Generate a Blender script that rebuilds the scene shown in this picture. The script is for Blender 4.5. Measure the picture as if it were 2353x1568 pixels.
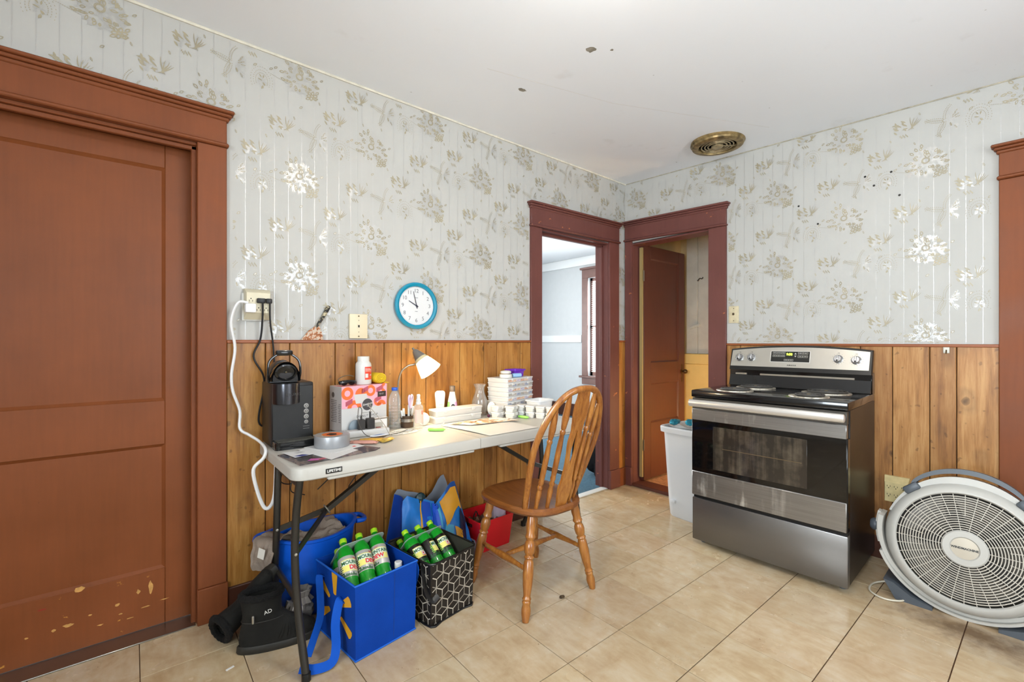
import bpy, bmesh, math, random
from mathutils import Matrix, Vector, Euler, noise
from math import sin, cos, pi, radians as R, atan2, sqrt, hypot
rnd = random.Random(7)
SC = bpy.context.scene
COL = SC.collection
for o in list(bpy.data.objects): bpy.data.objects.remove(o)

# ------------------------------------------------------------------ camera
H = 1.194
TH = 50.254
cam = bpy.data.cameras.new('camera'); cam.lens = 16.0; cam.sensor_width = 36.0; cam.sensor_fit = 'HORIZONTAL'
cam.clip_start = 0.02; cam.clip_end = 100
camo = bpy.data.objects.new('camera', cam); COL.objects.link(camo)
camo.location = (0, 0, H); camo.rotation_euler = (R(90), 0, R(TH-90))
SC.camera = camo

# ------------------------------------------------------------------ world, exposure
SC.view_settings.view_transform = 'Standard'; SC.view_settings.look = 'None'
SC.view_settings.gamma = 1.0; SC.view_settings.use_curve_mapping = False
SC.view_settings.exposure = 1.07
W = bpy.data.worlds.new('daylight'); SC.world = W; W.use_nodes = True
W.node_tree.nodes['Background'].inputs[0].default_value = (0.90, 0.95, 1.0, 1)
W.node_tree.nodes['Background'].inputs[1].default_value = 1.6

# ------------------------------------------------------------------ daylight at the next room's windows, added fill behind the camera
def area(name, loc, rot, sx, sy, power, col=(1, 1, 1)):
    l = bpy.data.lights.new(name, 'AREA'); l.shape = 'RECTANGLE'; l.size = sx; l.size_y = sy
    l.energy = power; l.color = col
    o = bpy.data.objects.new(name, l); COL.objects.link(o); o.location = loc; o.rotation_euler = rot
    return o
XB, YA = 3.17, 2.325          # the two walls in view
XL, YN = -1.35, -1.45         # the two walls behind the photographer
# frontal fill, set in unseen windows added behind the photographer
area('added_window_fill', (XL-.22, -.1, 1.45), (0, R(-90), 0), 1.25, 1.15, 72, (.85, .93, 1))
area('added_window_fill', (1.3, YN-.22, 1.5), (R(90), 0, 0), 1.5, 1.2, 25, (.86, .93, 1))
# windows of the next room
area('daylight_next_room', (2.95, 6.45, 1.42), (R(-90), 0, 0), 1.9, 1.55, 128, (1, .99, .98))
area('daylight_next_room', (5.62, 4.2, 1.45), (0, R(90), 0), 1.5, .75, 40, (.92, .96, 1))

# ------------------------------------------------------------------ materials
def s2l(c): return tuple((x/12.92 if x <= .04045 else ((x+.055)/1.055)**2.4) for x in c)
def hexc(h): return s2l(tuple(int(h[i:i+2], 16)/255 for i in (0, 2, 4)))
def dim(h, k, sat=1.0):          # the same hue, reflecting k times as much
    v = [x*k for x in hexc(h)]; g = sum(v)/3; return tuple(g+(x-g)*sat for x in v)
MATS = {}
class NT:
    def __init__(s, name):
        s.m = bpy.data.materials.new(name); s.m.use_nodes = True
        s.t = s.m.node_tree; s.b = s.t.nodes['Principled BSDF']; s.o = s.t.nodes['Material Output']
    def n(s, kind, **kw):
        nd = s.t.nodes.new(kind)
        for k, v in kw.items():
            if isinstance(k, str) and k.startswith('i_'):
                nd.inputs[k[2:].replace('_', ' ')].default_value = v
            else: setattr(nd, k, v)
        return nd
    def l(s, a, b): s.t.links.new(a, b)
    def coord(s, kind='Object'): return s.n('ShaderNodeTexCoord').outputs[kind]
    def mapping(s, vec, scale=(1, 1, 1), loc=(0, 0, 0), rot=(0, 0, 0)):
        m = s.n('ShaderNodeMapping'); m.inputs['Scale'].default_value = scale; m.inputs['Location'].default_value = loc; m.inputs['Rotation'].default_value = rot
        s.l(vec, m.inputs['Vector']); return m.outputs[0]
    def noise(s, vec, scale, detail=4, rough=.55, dist=0):
        n = s.n('ShaderNodeTexNoise'); n.inputs['Scale'].default_value = scale; n.inputs['Detail'].default_value = detail
        n.inputs['Roughness'].default_value = rough; n.inputs['Distortion'].default_value = dist
        s.l(vec, n.inputs['Vector']); return n.outputs['Fac']
    def ramp(s, fac, stops):
        r = s.n('ShaderNodeValToRGB'); e = r.color_ramp.elements
        while len(e) < len(stops): e.new(.5)
        for el, (p, c) in zip(e, stops):
            el.position = p; el.color = (c, c, c, 1) if isinstance(c, (int, float)) else (*c, 1)
        s.l(fac, r.inputs[0]); return r.outputs[0]
    def mix(s, fac, a, b, mode='MIX'):
        m = s.n('ShaderNodeMix'); m.data_type = 'RGBA'; m.blend_type = mode
        for inp, v in ((m.inputs[0], fac), (m.inputs[6], a), (m.inputs[7], b)):
            if hasattr(v, 'is_linked') or hasattr(v, 'links'): s.l(v, inp)
            elif isinstance(v, (int, float)): inp.default_value = v
            else: inp.default_value = (*v, 1)
        return m.outputs[2]
    def math(s, op, a, b=None, c=None):
        m = s.n('ShaderNodeMath'); m.operation = op
        for i, v in enumerate((a, b, c)):
            if v is None: continue
            if hasattr(v, 'links'): s.l(v, m.inputs[i])
            else: m.inputs[i].default_value = v
        return m.outputs[0]
    def sep(s, vec):
        x = s.n('ShaderNodeSeparateXYZ'); s.l(vec, x.inputs[0]); return x.outputs
    def bump(s, h, strength=.2, dist=.01):
        b = s.n('ShaderNodeBump'); b.inputs['Strength'].default_value = strength; b.inputs['Distance'].default_value = dist
        s.l(h, b.inputs['Height']); s.l(b.outputs[0], s.b.inputs['Normal'])
    def base(s, c):
        if hasattr(c, 'links'): s.l(c, s.b.inputs['Base Color'])
        else: s.b.inputs['Base Color'].default_value = (*c, 1)
    def p(s, **kw):
        for k, v in kw.items():
            i = s.b.inputs[k.replace('_', ' ')]
            if hasattr(v, 'links'): s.l(v, i)
            else: i.default_value = v
def M(name, col, rough=.5, metal=0, nv=0.0, ns=12, bump=0, bs=80, trans=0, ior=1.45, alpha=1, emit=None, es=0, coat=0, spec=.5, stretch=(1, 1, 1), sss=0):
    if name in MATS: return MATS[name]
    c = hexc(col) if isinstance(col, str) else col
    t = NT(name); t.p(Roughness=rough, Metallic=metal, IOR=ior, Alpha=alpha, Transmission_Weight=trans, Coat_Weight=coat, Specular_IOR_Level=spec)
    if nv or bump:
        v = t.mapping(t.coord(), stretch)
    if nv:
        f = t.noise(v, ns, 5)
        lo = tuple(x*(1-nv) for x in c); hi = tuple(min(1, x*(1+nv)) for x in c)
        t.base(t.ramp(f, [(.3, lo), (.7, hi)]))
    else: t.base(c)
    if bump: t.bump(t.noise(v, bs, 4), bump, .004)
    if emit: t.b.inputs['Emission Color'].default_value = (*(hexc(emit) if isinstance(emit, str) else emit), 1); t.p(Emission_Strength=es)
    if sss: t.p(Subsurface_Weight=sss); t.b.inputs['Subsurface Radius'].default_value = (.01, .01, .01)
    MATS[name] = t.m; return t.m
def reg(name, t): MATS[name] = t.m; return t.m

# ------------------------------------------------------------------ mesh helpers
class MB:
    def __init__(s): s.v = []; s.f = []; s.m = []
    def add(s, vf, mat=0, mtx=None):
        v, f = vf; o = len(s.v)
        s.v += [tuple(mtx @ Vector(p)) for p in v] if mtx is not None else [tuple(p) for p in v]
        s.f += [tuple(i+o for i in q) for q in f]; s.m += [mat]*len(f); return s
    def build(s, name, mats, parent=None, loc=(0, 0, 0), rot=(0, 0, 0), smooth=38, kind=None, label=None, color=None):
        me = bpy.data.meshes.new(name); me.from_pydata(s.v, [], s.f)
        if not isinstance(mats, (list, tuple)): mats = [mats]
        for m in mats: me.materials.append(m)
        if len(mats) > 1: me.polygons.foreach_set('material_index', s.m)
        me.update()
        if smooth:
            me.polygons.foreach_set('use_smooth', [True]*len(me.polygons)); me.set_sharp_from_angle(angle=R(smooth))
        return link(name, me, parent, loc, rot, kind, label, color)
def link(name, me, parent=None, loc=(0, 0, 0), rot=(0, 0, 0), kind=None, label=None, color=None):
    o = bpy.data.objects.new(name, me); COL.objects.link(o); o.location = loc; o.rotation_euler = rot
    if parent is not None: o.parent = parent
    if kind: o['kind'] = kind
    if label: o['label'] = label
    if color: o.color = color
    return o
def thing(name, label, cat, loc=(0, 0, 0), rotz=0, group=None):
    o = bpy.data.objects.new(name, None); COL.objects.link(o); o.empty_display_size = .05
    o.location = loc; o.rotation_euler = (0, 0, R(rotz)) if not isinstance(rotz, tuple) else rotz
    o['label'] = label; o['category'] = cat
    if group: o['group'] = group
    return o
def tag(o, label, cat, group=None):
    o['label'] = label; o['category'] = cat
    if group: o['group'] = group
    return o
def struct(name, loc=(0, 0, 0), rotz=0, label=None):
    o = bpy.data.objects.new(name, None); COL.objects.link(o); o.location = loc; o.rotation_euler = (0, 0, R(rotz)); o['kind'] = 'structure'
    if label: o['label'] = label
    return o
def one(name, vf, mat, parent=None, mtx=None, **kw): return MB().add(vf, 0, mtx).build(name, mat, parent, **kw)
def T(x, y, z): return Matrix.Translation((x, y, z))
def RX(a): return Matrix.Rotation(R(a), 4, 'X')
def RY(a): return Matrix.Rotation(R(a), 4, 'Y')
def RZ(a): return Matrix.Rotation(R(a), 4, 'Z')
def S(x, y, z): return Matrix.Diagonal((x, y, z, 1))
def box(x0, x1, y0, y1, z0, z1):
    v = [(x, y, z) for z in (z0, z1) for y in (y0, y1) for x in (x0, x1)]
    return v, [(0, 2, 3, 1), (4, 5, 7, 6), (0, 1, 5, 4), (2, 6, 7, 3), (0, 4, 6, 2), (1, 3, 7, 5)]
def rbox(x0, x1, y0, y1, z0, z1, b=.004, seg=2, vert_only=False):
    bm = bmesh.new(); v, f = box(x0, x1, y0, y1, z0, z1)
    bv = [bm.verts.new(p) for p in v]
    for q in f: bm.faces.new([bv[i] for i in q])
    ed = [e for e in bm.edges if not vert_only or abs(e.verts[0].co.z-e.verts[1].co.z) > 1e-6]
    bmesh.ops.bevel(bm, geom=ed, offset=b, segments=seg, profile=.5, affect='EDGES')
    bm.verts.index_update()
    r = [tuple(q.co) for q in bm.verts], [tuple(x.index for x in q.verts) for q in bm.faces]
    bm.free(); return r
def lathe(prof, seg=24, cap=True):
    v = []; f = []
    for r, z in prof:
        for k in range(seg):
            a = 2*pi*k/seg; v.append((r*cos(a), r*sin(a), z))
    for i in range(len(prof)-1):
        for k in range(seg):
            a = i*seg+k; b = i*seg+(k+1) % seg; f.append((a, b, b+seg, a+seg))
    if cap:
        if prof[0][0] > 1e-5: f.append(tuple(range(seg-1, -1, -1)))
        n = (len(prof)-1)*seg
        if prof[-1][0] > 1e-5: f.append(tuple(range(n, n+seg)))
    return v, f
def cyl(r, z0, z1, seg=20): return lathe([(r, z0), (r, z1)], seg)
def rcyl(r, z0, z1, b=.003, seg=24): return lathe([(r-b, z0), (r-b*.3, z0+b*.3), (r, z0+b), (r, z1-b), (r-b*.3, z1-b*.3), (r-b, z1)], seg)
def ring(r0, r1, z0, z1, seg=32):
    return lathe([(r0, z0), (r1, z0), (r1, z1), (r0, z1), (r0, z0)], seg, False)
def torus(RR, r, seg=32, s2=8):
    return lathe([(RR+r*cos(2*pi*k/s2), r*sin(2*pi*k/s2)) for k in range(s2+1)], seg, False)
def smooth(pts, n=6, closed=False):
    P = [Vector(p) for p in pts]; out = []
    m = len(P); rng = range(m if closed else m-1)
    for i in rng:
        p0 = P[(i-1) % m] if closed or i > 0 else P[0]*2-P[1]
        p1 = P[i]; p2 = P[(i+1) % m]
        p3 = P[(i+2) % m] if closed or i+2 < m else P[-1]*2-P[-2]
        for k in range(n):
            t = k/n
            out.append(.5*((2*p1)+(p2-p0)*t+(2*p0-5*p1+4*p2-p3)*t*t+(3*p1-p0-3*p2+p3)*t**3))
    if not closed: out.append(P[-1])
    return out
def tube(pts, r, seg=8, closed=False, flat=1.0, up=None):
    P = [Vector(p) for p in pts]; n = len(P); v = []; f = []
    rr = r if isinstance(r, (list, tuple)) else [r]*n
    tan = []
    for i in range(n):
        a = P[(i-1) % n] if closed or i else P[i]; b = P[(i+1) % n] if closed or i < n-1 else P[i]
        d = (b-a); tan.append(d.normalized() if d.length > 1e-9 else Vector((0, 0, 1)))
    t0 = tan[0]; nrm = Vector(up) if up else (Vector((0, 0, 1)) if abs(t0.z) < .9 else Vector((1, 0, 0)))
    nrm = (nrm-t0*nrm.dot(t0)).normalized()
    for i in range(n):
        t = tan[i]; nrm = (nrm-t*nrm.dot(t))
        nrm = nrm.normalized() if nrm.length > 1e-6 else t.orthogonal().normalized()
        bn = t.cross(nrm)
        for k in range(seg):
            a = 2*pi*(k+.5)/seg; v.append(tuple(P[i]+nrm*cos(a)*rr[i]*flat+bn*sin(a)*rr[i]))
    for i in range(n if closed else n-1):
        for k in range(seg):
            a = i*seg+k; b = i*seg+(k+1) % seg; c = ((i+1) % n)*seg
            f.append((a, b, c+(k+1) % seg, c+k))
    if not closed:
        f.append(tuple(range(seg-1, -1, -1))); o = (n-1)*seg; f.append(tuple(range(o, o+seg)))
    return v, f
def bar(a, b, w, h): # rectangular bar from a to b
    v, f = tube([a, b], 1, 4); A = Vector(a); B = Vector(b); t = (B-A).normalized()
    n = Vector((0, 0, 1)) if abs(t.z) < .9 else Vector((1, 0, 0)); n = (n-t*n.dot(t)).normalized(); s = t.cross(n)
    v = [tuple(q+s*x*w/2+n*y*h/2) for q in (A, B) for x, y in ((-1, -1), (1, -1), (1, 1), (-1, 1))]
    return v, [(0, 1, 2, 3), (7, 6, 5, 4), (0, 4, 5, 1), (1, 5, 6, 2), (2, 6, 7, 3), (3, 7, 4, 0)]
def prism(poly, z0, z1):
    n = len(poly); v = [(x, y, z0) for x, y in poly]+[(x, y, z1) for x, y in poly]
    return v, [tuple(range(n-1, -1, -1)), tuple(range(n, 2*n))]+[(i, (i+1) % n, n+(i+1) % n, n+i) for i in range(n)]
def rprism(poly, z0, z1, b=.004, seg=2):
    bm = bmesh.new(); v, f = prism(poly, z0, z1); bv = [bm.verts.new(p) for p in v]
    for q in f: bm.faces.new([bv[i] for i in q])
    bm.normal_update()
    ed = [e for e in bm.edges if len(e.link_faces) == 2 and e.calc_face_angle() > R(50)]
    bmesh.ops.bevel(bm, geom=ed, offset=b, segments=seg, profile=.5, affect='EDGES'); bm.verts.index_update()
    r = [tuple(q.co) for q in bm.verts], [tuple(x.index for x in q.verts) for q in bm.faces]; bm.free(); return r
def rrect(x0, x1, y0, y1, r, n=5):
    out = []
    for cx, cy, a0 in ((x1-r, y1-r, 0), (x0+r, y1-r, 90), (x0+r, y0+r, 180), (x1-r, y0+r, 270)):
        for k in range(n+1):
            a = R(a0+90*k/n); out.append((cx+r*cos(a), cy+r*sin(a)))
    return out
def loft(loops, cap0=True, cap1=True):
    n = len(loops[0]); v = [tuple(p) for L in loops for p in L]; f = []
    for i in range(len(loops)-1):
        for k in range(n):
            a = i*n+k; b = i*n+(k+1) % n; f.append((a, b, b+n, a+n))
    if cap0: f.append(tuple(range(n-1, -1, -1)))
    if cap1: o = (len(loops)-1)*n; f.append(tuple(range(o, o+n)))
    return v, f
def blob(rx, ry, rz, amp=.12, fr=3.0, seed=0, u=20, w=12):
    v = []; f = []
    for i in range(w+1):
        th = pi*i/w
        for k in range(u):
            a = 2*pi*k/u; d = Vector((sin(th)*cos(a), sin(th)*sin(a), cos(th)))
            s = 1+amp*noise.noise(d*fr+Vector((seed*3.1, seed, seed*.7)))*2
            v.append((d.x*rx*s, d.y*ry*s, d.z*rz*s))
    for i in range(w):
        for k in range(u):
            a = i*u+k; b = i*u+(k+1) % u; f.append((a, a+u, b+u, b))
    return v, f
def sheet(fn, nu, nv, thick=0.0): # surface from fn(u,v)->(x,y,z), optional second skin
    v = [tuple(fn(i/nu, j/nv)) for j in range(nv+1) for i in range(nu+1)]; f = []
    for j in range(nv):
        for i in range(nu):
            a = j*(nu+1)+i; f.append((a, a+1, a+nu+2, a+nu+1))
    if thick:
        bm = bmesh.new(); bv = [bm.verts.new(p) for p in v]
        for q in f: bm.faces.new([bv[i] for i in q])
        bmesh.ops.recalc_face_normals(bm, faces=bm.faces)
        bmesh.ops.solidify(bm, geom=list(bm.faces), thickness=thick); bm.verts.index_update()
        r = [tuple(q.co) for q in bm.verts], [tuple(x.index for x in q.verts) for q in bm.faces]; bm.free(); return r
    return v, f
def text_vf(s, size, extrude=.0004, align='CENTER', spacing=1.0, shear=0, bold=0):
    cu = bpy.data.curves.new('lettering', 'FONT'); cu.body = s; cu.size = size; cu.extrude = extrude; cu.align_x = align; cu.align_y = 'CENTER'
    cu.space_character = spacing; cu.shear = shear; cu.resolution_u = 3; cu.offset = bold
    ob = bpy.data.objects.new('lettering', cu); me = bpy.data.meshes.new_from_object(ob)
    vf = [tuple(v.co) for v in me.vertices], [tuple(p.vertices) for p in me.polygons]
    bpy.data.objects.remove(ob); bpy.data.curves.remove(cu); bpy.data.meshes.remove(me); return vf
def text(name, s, size, mtx, mat, parent, **kw):
    lab = kw.pop('label', None)
    return MB().add(text_vf(s, size, **kw), 0, mtx).build(name, mat, parent, smooth=0, label=lab)
UPRIGHT = RX(90)       # lettering in xy -> standing, facing local -y
def copy_tree(o, parent=None, **kw):
    c = o.copy(); COL.objects.link(c); c.parent = parent
    for ch in o.children: copy_tree(ch, c)
    return c
# ================================================================== surface materials
def wood_mat(name, dark, mid, light, along='Z', grain=26, rough=.42, knots=True, ocol=True, coat=0.0, kn=.8):
    t = NT(name); co = t.coord(); oi = t.n('ShaderNodeObjectInfo')
    off = t.n('ShaderNodeVectorMath'); off.operation = 'ADD'
    comb = t.n('ShaderNodeCombineXYZ')
    for i, k in enumerate((17.0, 9.0, 23.0)): t.l(t.math('MULTIPLY', oi.outputs['Random'], k), comb.inputs[i])
    t.l(co, off.inputs[0]); t.l(comb.outputs[0], off.inputs[1]); v = off.outputs[0]
    st = {'Z': (1, 1, .07), 'X': (.07, 1, 1), 'Y': (1, .07, 1)}[along]
    g = t.noise(t.mapping(v, st), grain, 6, .65, .6)
    fine = t.noise(t.mapping(v, st), grain*7, 3, .6)
    big = t.noise(t.mapping(v, {'Z': (1, 1, .35), 'X': (.35, 1, 1), 'Y': (1, .35, 1)}[along]), 7, 3, .5, 1.2)
    f = t.math('ADD', t.math('MULTIPLY', g, .62), t.math('ADD', t.math('MULTIPLY', fine, .2), t.math('MULTIPLY', big, .26)))
    c = t.ramp(f, [(.38, dark), (.52, mid), (.66, light)])
    if knots:
        vo = t.n('ShaderNodeTexVoronoi'); vo.inputs['Scale'].default_value = 4.6
        dv = t.n('ShaderNodeVectorMath'); dv.operation = 'ADD'
        nz = t.n('ShaderNodeTexNoise'); nz.inputs['Scale'].default_value = 14; t.l(v, nz.inputs['Vector'])
        sc = t.n('ShaderNodeVectorMath'); sc.operation = 'SCALE'; sc.inputs[3].default_value = .05; t.l(nz.outputs['Color'], sc.inputs[0])
        t.l(t.mapping(v, {'Z': (1.4, 1, .8), 'X': (.8, 1, 1.4), 'Y': (1.4, .8, 1)}[along]), dv.inputs[0]); t.l(sc.outputs[0], dv.inputs[1]); t.l(dv.outputs[0], vo.inputs['Vector'])
        k = t.ramp(vo.outputs['Distance'], [(.03, 1), (.09, .55), (.10, .15), (.20, .32), (.30, 0)])
        c = t.mix(t.math('MULTIPLY', k, kn), c, tuple(x*.22 for x in dark))
        sp = t.noise(t.mapping(v, (1, 1, 1)), 38, 1, .5)
        c = t.mix(t.ramp(sp, [(.70, 0), (.76, .45)]), c, tuple(x*.3 for x in dark))
    if ocol: c = t.mix(1.0, c, oi.outputs['Color'], 'MULTIPLY')
    t.base(c); t.p(Roughness=rough, Coat_Weight=coat, Coat_Roughness=.25); t.bump(fine, .06, .002)
    return reg(name, t)
PINE = wood_mat('pine_plank', dim('8c6030', 0.78), dim('bb8a4e', 0.78), dim('d4aa70', 0.78))
OAK = wood_mat('golden_oak', dim('86481a', .62), dim('b06c2c', .66), dim('c9883f', .68), grain=55, rough=.28, knots=False, ocol=False, coat=.25)
OAKX = wood_mat('golden_oak_seat', dim('7a3c16', .55), dim('9a5824', .55), dim('b06c30', .58), along='Y', grain=30, rough=.3, knots=False, ocol=False, coat=.25)

def paint_mat(name, c0, chips=0.0, rough=.33, chip='c48a3c', grainy=.5, zlim=None, nv=.16):
    t = NT(name); co = t.coord(); c = hexc(c0)
    n1 = t.noise(co, 3.2, 5); n2 = t.noise(t.mapping(co, (1, 1, .06)), 70, 3)
    f = t.math('ADD', t.math('MULTIPLY', n1, .75), t.math('MULTIPLY', n2, .25))
    col = t.ramp(f, [(.3, tuple(x*(1-nv) for x in c)), (.7, tuple(x*(1+nv) for x in c))])
    sp = t.noise(co, 95, 2); col = t.mix(t.ramp(sp, [(.79, 0), (.82, .5)]), col, tuple(x*.3 for x in c))
    if chips:
        n = t.noise(t.mapping(co, (1, 1, 1.6)), 16, 5, .6)
        m = t.ramp(n, [(.70-chips, 0), (.715-chips, 1)])
        if zlim:
            z = t.sep(co)[2]
            mr = t.n('ShaderNodeMapRange'); t.l(z, mr.inputs[0])
            mr.inputs[1].default_value = zlim[0]; mr.inputs[2].default_value = zlim[1]; mr.inputs[3].default_value = 1; mr.inputs[4].default_value = 0
            m = t.math('MULTIPLY', m, mr.outputs[0])
        col = t.mix(m, col, hexc(chip))
    t.base(col); t.p(Roughness=t.ramp(n1, [(.3, rough-.06), (.7, rough+.12)]), Specular_IOR_Level=.32); t.bump(f, .12*grainy, .002)
    return reg(name, t)
BROWN = paint_mat('brown_trim_paint', '7d4424', .0, rough=.5)
BROWN2 = paint_mat('brown_plum_trim_paint', '6b403a', .012, rough=.42, chip='b06a44')
BROWND = paint_mat('brown_door_paint', '7d4421', .03, rough=.4, zlim=(.10, .30))
BROWNP = paint_mat('dark_brown_door_paint', '5c352a', .0, rough=.36)

def paper_mat():
    t = NT('wallpaper'); co = t.coord(); n = t.noise(co, 2.2, 4); st = t.noise(t.mapping(co, (1, 1, .004)), 120, 2)
    c = t.ramp(n, [(.3, dim('cdccc7', .76)), (.7, dim('d4d3ce', .76))])
    c = t.mix(t.ramp(st, [(.45, 0), (.75, .06)]), c, hexc('bfc0bc'))
    t.base(c); t.p(Roughness=.55, Specular_IOR_Level=.35); t.bump(st, .05, .001); return reg('wallpaper', t)
PAPER = paper_mat()
PRINT = M('wallpaper_print_tan', dim('b6ab8e', .78), .42, 0, nv=.2, ns=9, bump=.10, bs=300, ior=1.8)
PEARL = M('wallpaper_print_pearl', dim('cdccc7', .63), .29, .0, bump=.25, bs=240, ior=2.6)
def ceil_mat():
    t = NT('ceiling_paint'); co = t.coord(); n = t.noise(co, .9, 3); n2 = t.noise(co, 5, 5)
    c = t.ramp(n, [(.3, hexc('eceff4')), (.7, hexc('f0f3f7'))])
    c = t.mix(t.ramp(n2, [(.66, 0), (.8, .18)]), c, hexc('b2ada0'))
    sp = t.noise(co, 19, 2, .5); c = t.mix(t.ramp(sp, [(.77, 0), (.80, .5)]), c, hexc('8d877c'))
    t.base(c); t.p(Roughness=.7); t.bump(t.noise(co, 40, 3), .05, .003); return reg('ceiling_paint', t)
CEILM = ceil_mat()
def tile_mat():
    t = NT('vinyl_tile'); co = t.coord(); oi = t.n('ShaderNodeObjectInfo')
    ge = t.n('ShaderNodeNewGeometry').outputs['Position']
    comb = t.n('ShaderNodeCombineXYZ'); t.l(t.math('MULTIPLY', oi.outputs['Random'], 31), comb.inputs[0]); t.l(t.math('MULTIPLY', oi.outputs['Random'], 13), comb.inputs[1])
    ad = t.n('ShaderNodeVectorMath'); t.l(co, ad.inputs[0]); t.l(comb.outputs[0], ad.inputs[1]); v = ad.outputs[0]
    n1 = t.noise(v, 9, 6, .62, .5); n2 = t.noise(t.mapping(v, (1, .3, 1)), 34, 4, .6)
    f = t.math('ADD', t.math('MULTIPLY', n1, .65), t.math('MULTIPLY', n2, .35))
    c = t.ramp(f, [(.30, dim('bd9f77', .8, .95)), (.5, dim('d1b994', .8, .95)), (.70, dim('dccbae', .8, .95))])
    c = t.mix(1.0, c, oi.outputs['Color'], 'MULTIPLY')
    # brown traffic wear over the whole floor
    w = t.noise(ge, 1.9, 5, .6); c = t.mix(t.ramp(w, [(.50, 0), (.74, .42)]), c, dim('b0824c', 0.8, 0.9))
    sp = t.noise(ge, 46, 2); c = t.mix(t.ramp(sp, [(.73, 0), (.76, .55)]), c, hexc('6b4a2a'))
    # the dirt stain in front of the fan
    d = t.n('ShaderNodeVectorMath'); d.operation = 'DISTANCE'; t.l(t.mapping(ge, (1.9, .75, 1)), d.inputs[0]); d.inputs[1].default_value = (2.63*1.9, .22*.75, 0)
    dd = t.math('ADD', d.outputs['Value'], t.math('MULTIPLY', t.math('SUBTRACT', t.noise(ge, 13, 5, .65), .5), .5))
    c = t.mix(t.ramp(dd, [(.02, .8), (.24, 0)]), c, hexc('5f452b'))
    t.base(c); rg = t.noise(ge, 6, 4)
    t.p(Roughness=t.ramp(rg, [(.3, .16), (.7, .30)]), Specular_IOR_Level=.5)
    t.bump(n2, .05, .002); return reg('vinyl_tile', t)
TILE = tile_mat()
GROUT = M('grout', '5a3e28', .8)
WHITEW = M('next_room_wall_paint', 'ced1d2', .6, nv=.02)
CARPET = M('blue_carpet', dim('3f6478', 0.8), .95, nv=.25, ns=60, bump=.5, bs=300)
CREAM = M('pantry_cream_wall', 'cdbb90', .55, nv=.08, ns=6)
YELLOWW = M('pantry_yellow_wall', 'e2c27a', .5, nv=.06, ns=6)
BOARDW = M('pantry_board_paint', 'c3bfb4', .5, nv=.09, ns=9)
ALU = M('aluminium_strip', 'a9a9a4', .3, 1)
DARKBASE = M('dark_baseboard_paint', '4a2a1e', .35, nv=.15)
def clear_mat(name, tint=(1, 1, 1), gloss=.1, rough=.03, milk=0):
    if name in MATS: return MATS[name]
    t = NT(name); tr = t.n('ShaderNodeBsdfTransparent'); tr.inputs[0].default_value = (*tint, 1); gl = t.n('ShaderNodeBsdfGlossy'); gl.inputs['Roughness'].default_value = rough
    lw = t.n('ShaderNodeLayerWeight'); lw.inputs[0].default_value = .3
    mx = t.n('ShaderNodeMixShader'); t.l(t.math('ADD', t.math('MULTIPLY', lw.outputs['Fresnel'], .45), gloss), mx.inputs[0]); t.l(tr.outputs[0], mx.inputs[1]); t.l(gl.outputs[0], mx.inputs[2]); 
    if milk:
        m2 = t.n('ShaderNodeMixShader'); m2.inputs[0].default_value = milk; df = t.n('ShaderNodeBsdfDiffuse'); df.inputs[0].default_value = (.92, .92, .9, 1)
        t.l(mx.outputs[0], m2.inputs[1]); t.l(df.outputs[0], m2.inputs[2]); mx = m2
    t.l(mx.outputs[0], t.o.inputs[0])
    return reg(name, t)
LENS = clear_mat('window_glass', (.97, .98, .98), .03)
PLASTER = M('back_wall_paint', 'e4e4e0', .6)

def wallboxes(u0, u1, z0, z1, openings, v0=0.0, v1=.13):
    "wall slab in (u,v,z) with rectangular openings [(ua,ub,za,zb)]"
    m = MB(); us = sorted({u0, u1, *[o[0] for o in openings], *[o[1] for o in openings]})
    us = [u for u in us if u0 <= u <= u1]
    for a, b in zip(us, us[1:]):
        mid = (a+b)/2; op = [o for o in openings if o[0] < mid < o[1]]
        if not op: m.add(box(a, b, v0, v1, z0, z1))
        else:
            o = op[0]
            if o[2] > z0+1e-4: m.add(box(a, b, v0, v1, z0, o[2]))
            if o[3] < z1-1e-4: m.add(box(a, b, v0, v1, o[3], z1))
    return m
def ceil_z(x, y): return 2.505-.0075*(x-XB)+.037*(y-YA)

# ================================================================== floor with tiles
floor = one('floor', box(XL, XB+.13, YN, YA+.13, -.05, -.0045), GROUT, kind='structure', smooth=0)
floor['label'] = 'worn tan vinyl tile floor of the kitchen'
TS = .3048; tile_me = {}
def tile_mesh(a, b, c, d):
    key = (round(b-a, 4), round(d-c, 4))
    if key not in tile_me:
        v, f = rbox(-(b-a)/2, (b-a)/2, -(d-c)/2, (d-c)/2, -.0045, 0, .0006, 1)
        me = bpy.data.meshes.new('tile'); me.from_pydata(v, [], f); me.materials.append(TILE); tile_me[key] = me
    return tile_me[key]
for j in range(-9, 8):
    for i in range(-4, 11):
        a = 1.2368+TS*j; c = 1.4682-TS*i
        a0, b0 = max(a, XL), min(a+TS, XB+.02); c0, d0 = max(c, YN), min(c+TS, YA+.05)
        if b0-a0 < .02 or d0-c0 < .02: continue
        a0 += .0013; b0 -= .0013; c0 += .0019; d0 -= .0019
        k = .93+.12*rnd.random()
        link('tile', tile_mesh(a0, b0, c0, d0), floor, ((a0+b0)/2, (c0+d0)/2, 0), color=(k, k*(.985+.02*rnd.random()), k*(.96+.05*rnd.random()), 1))

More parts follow.
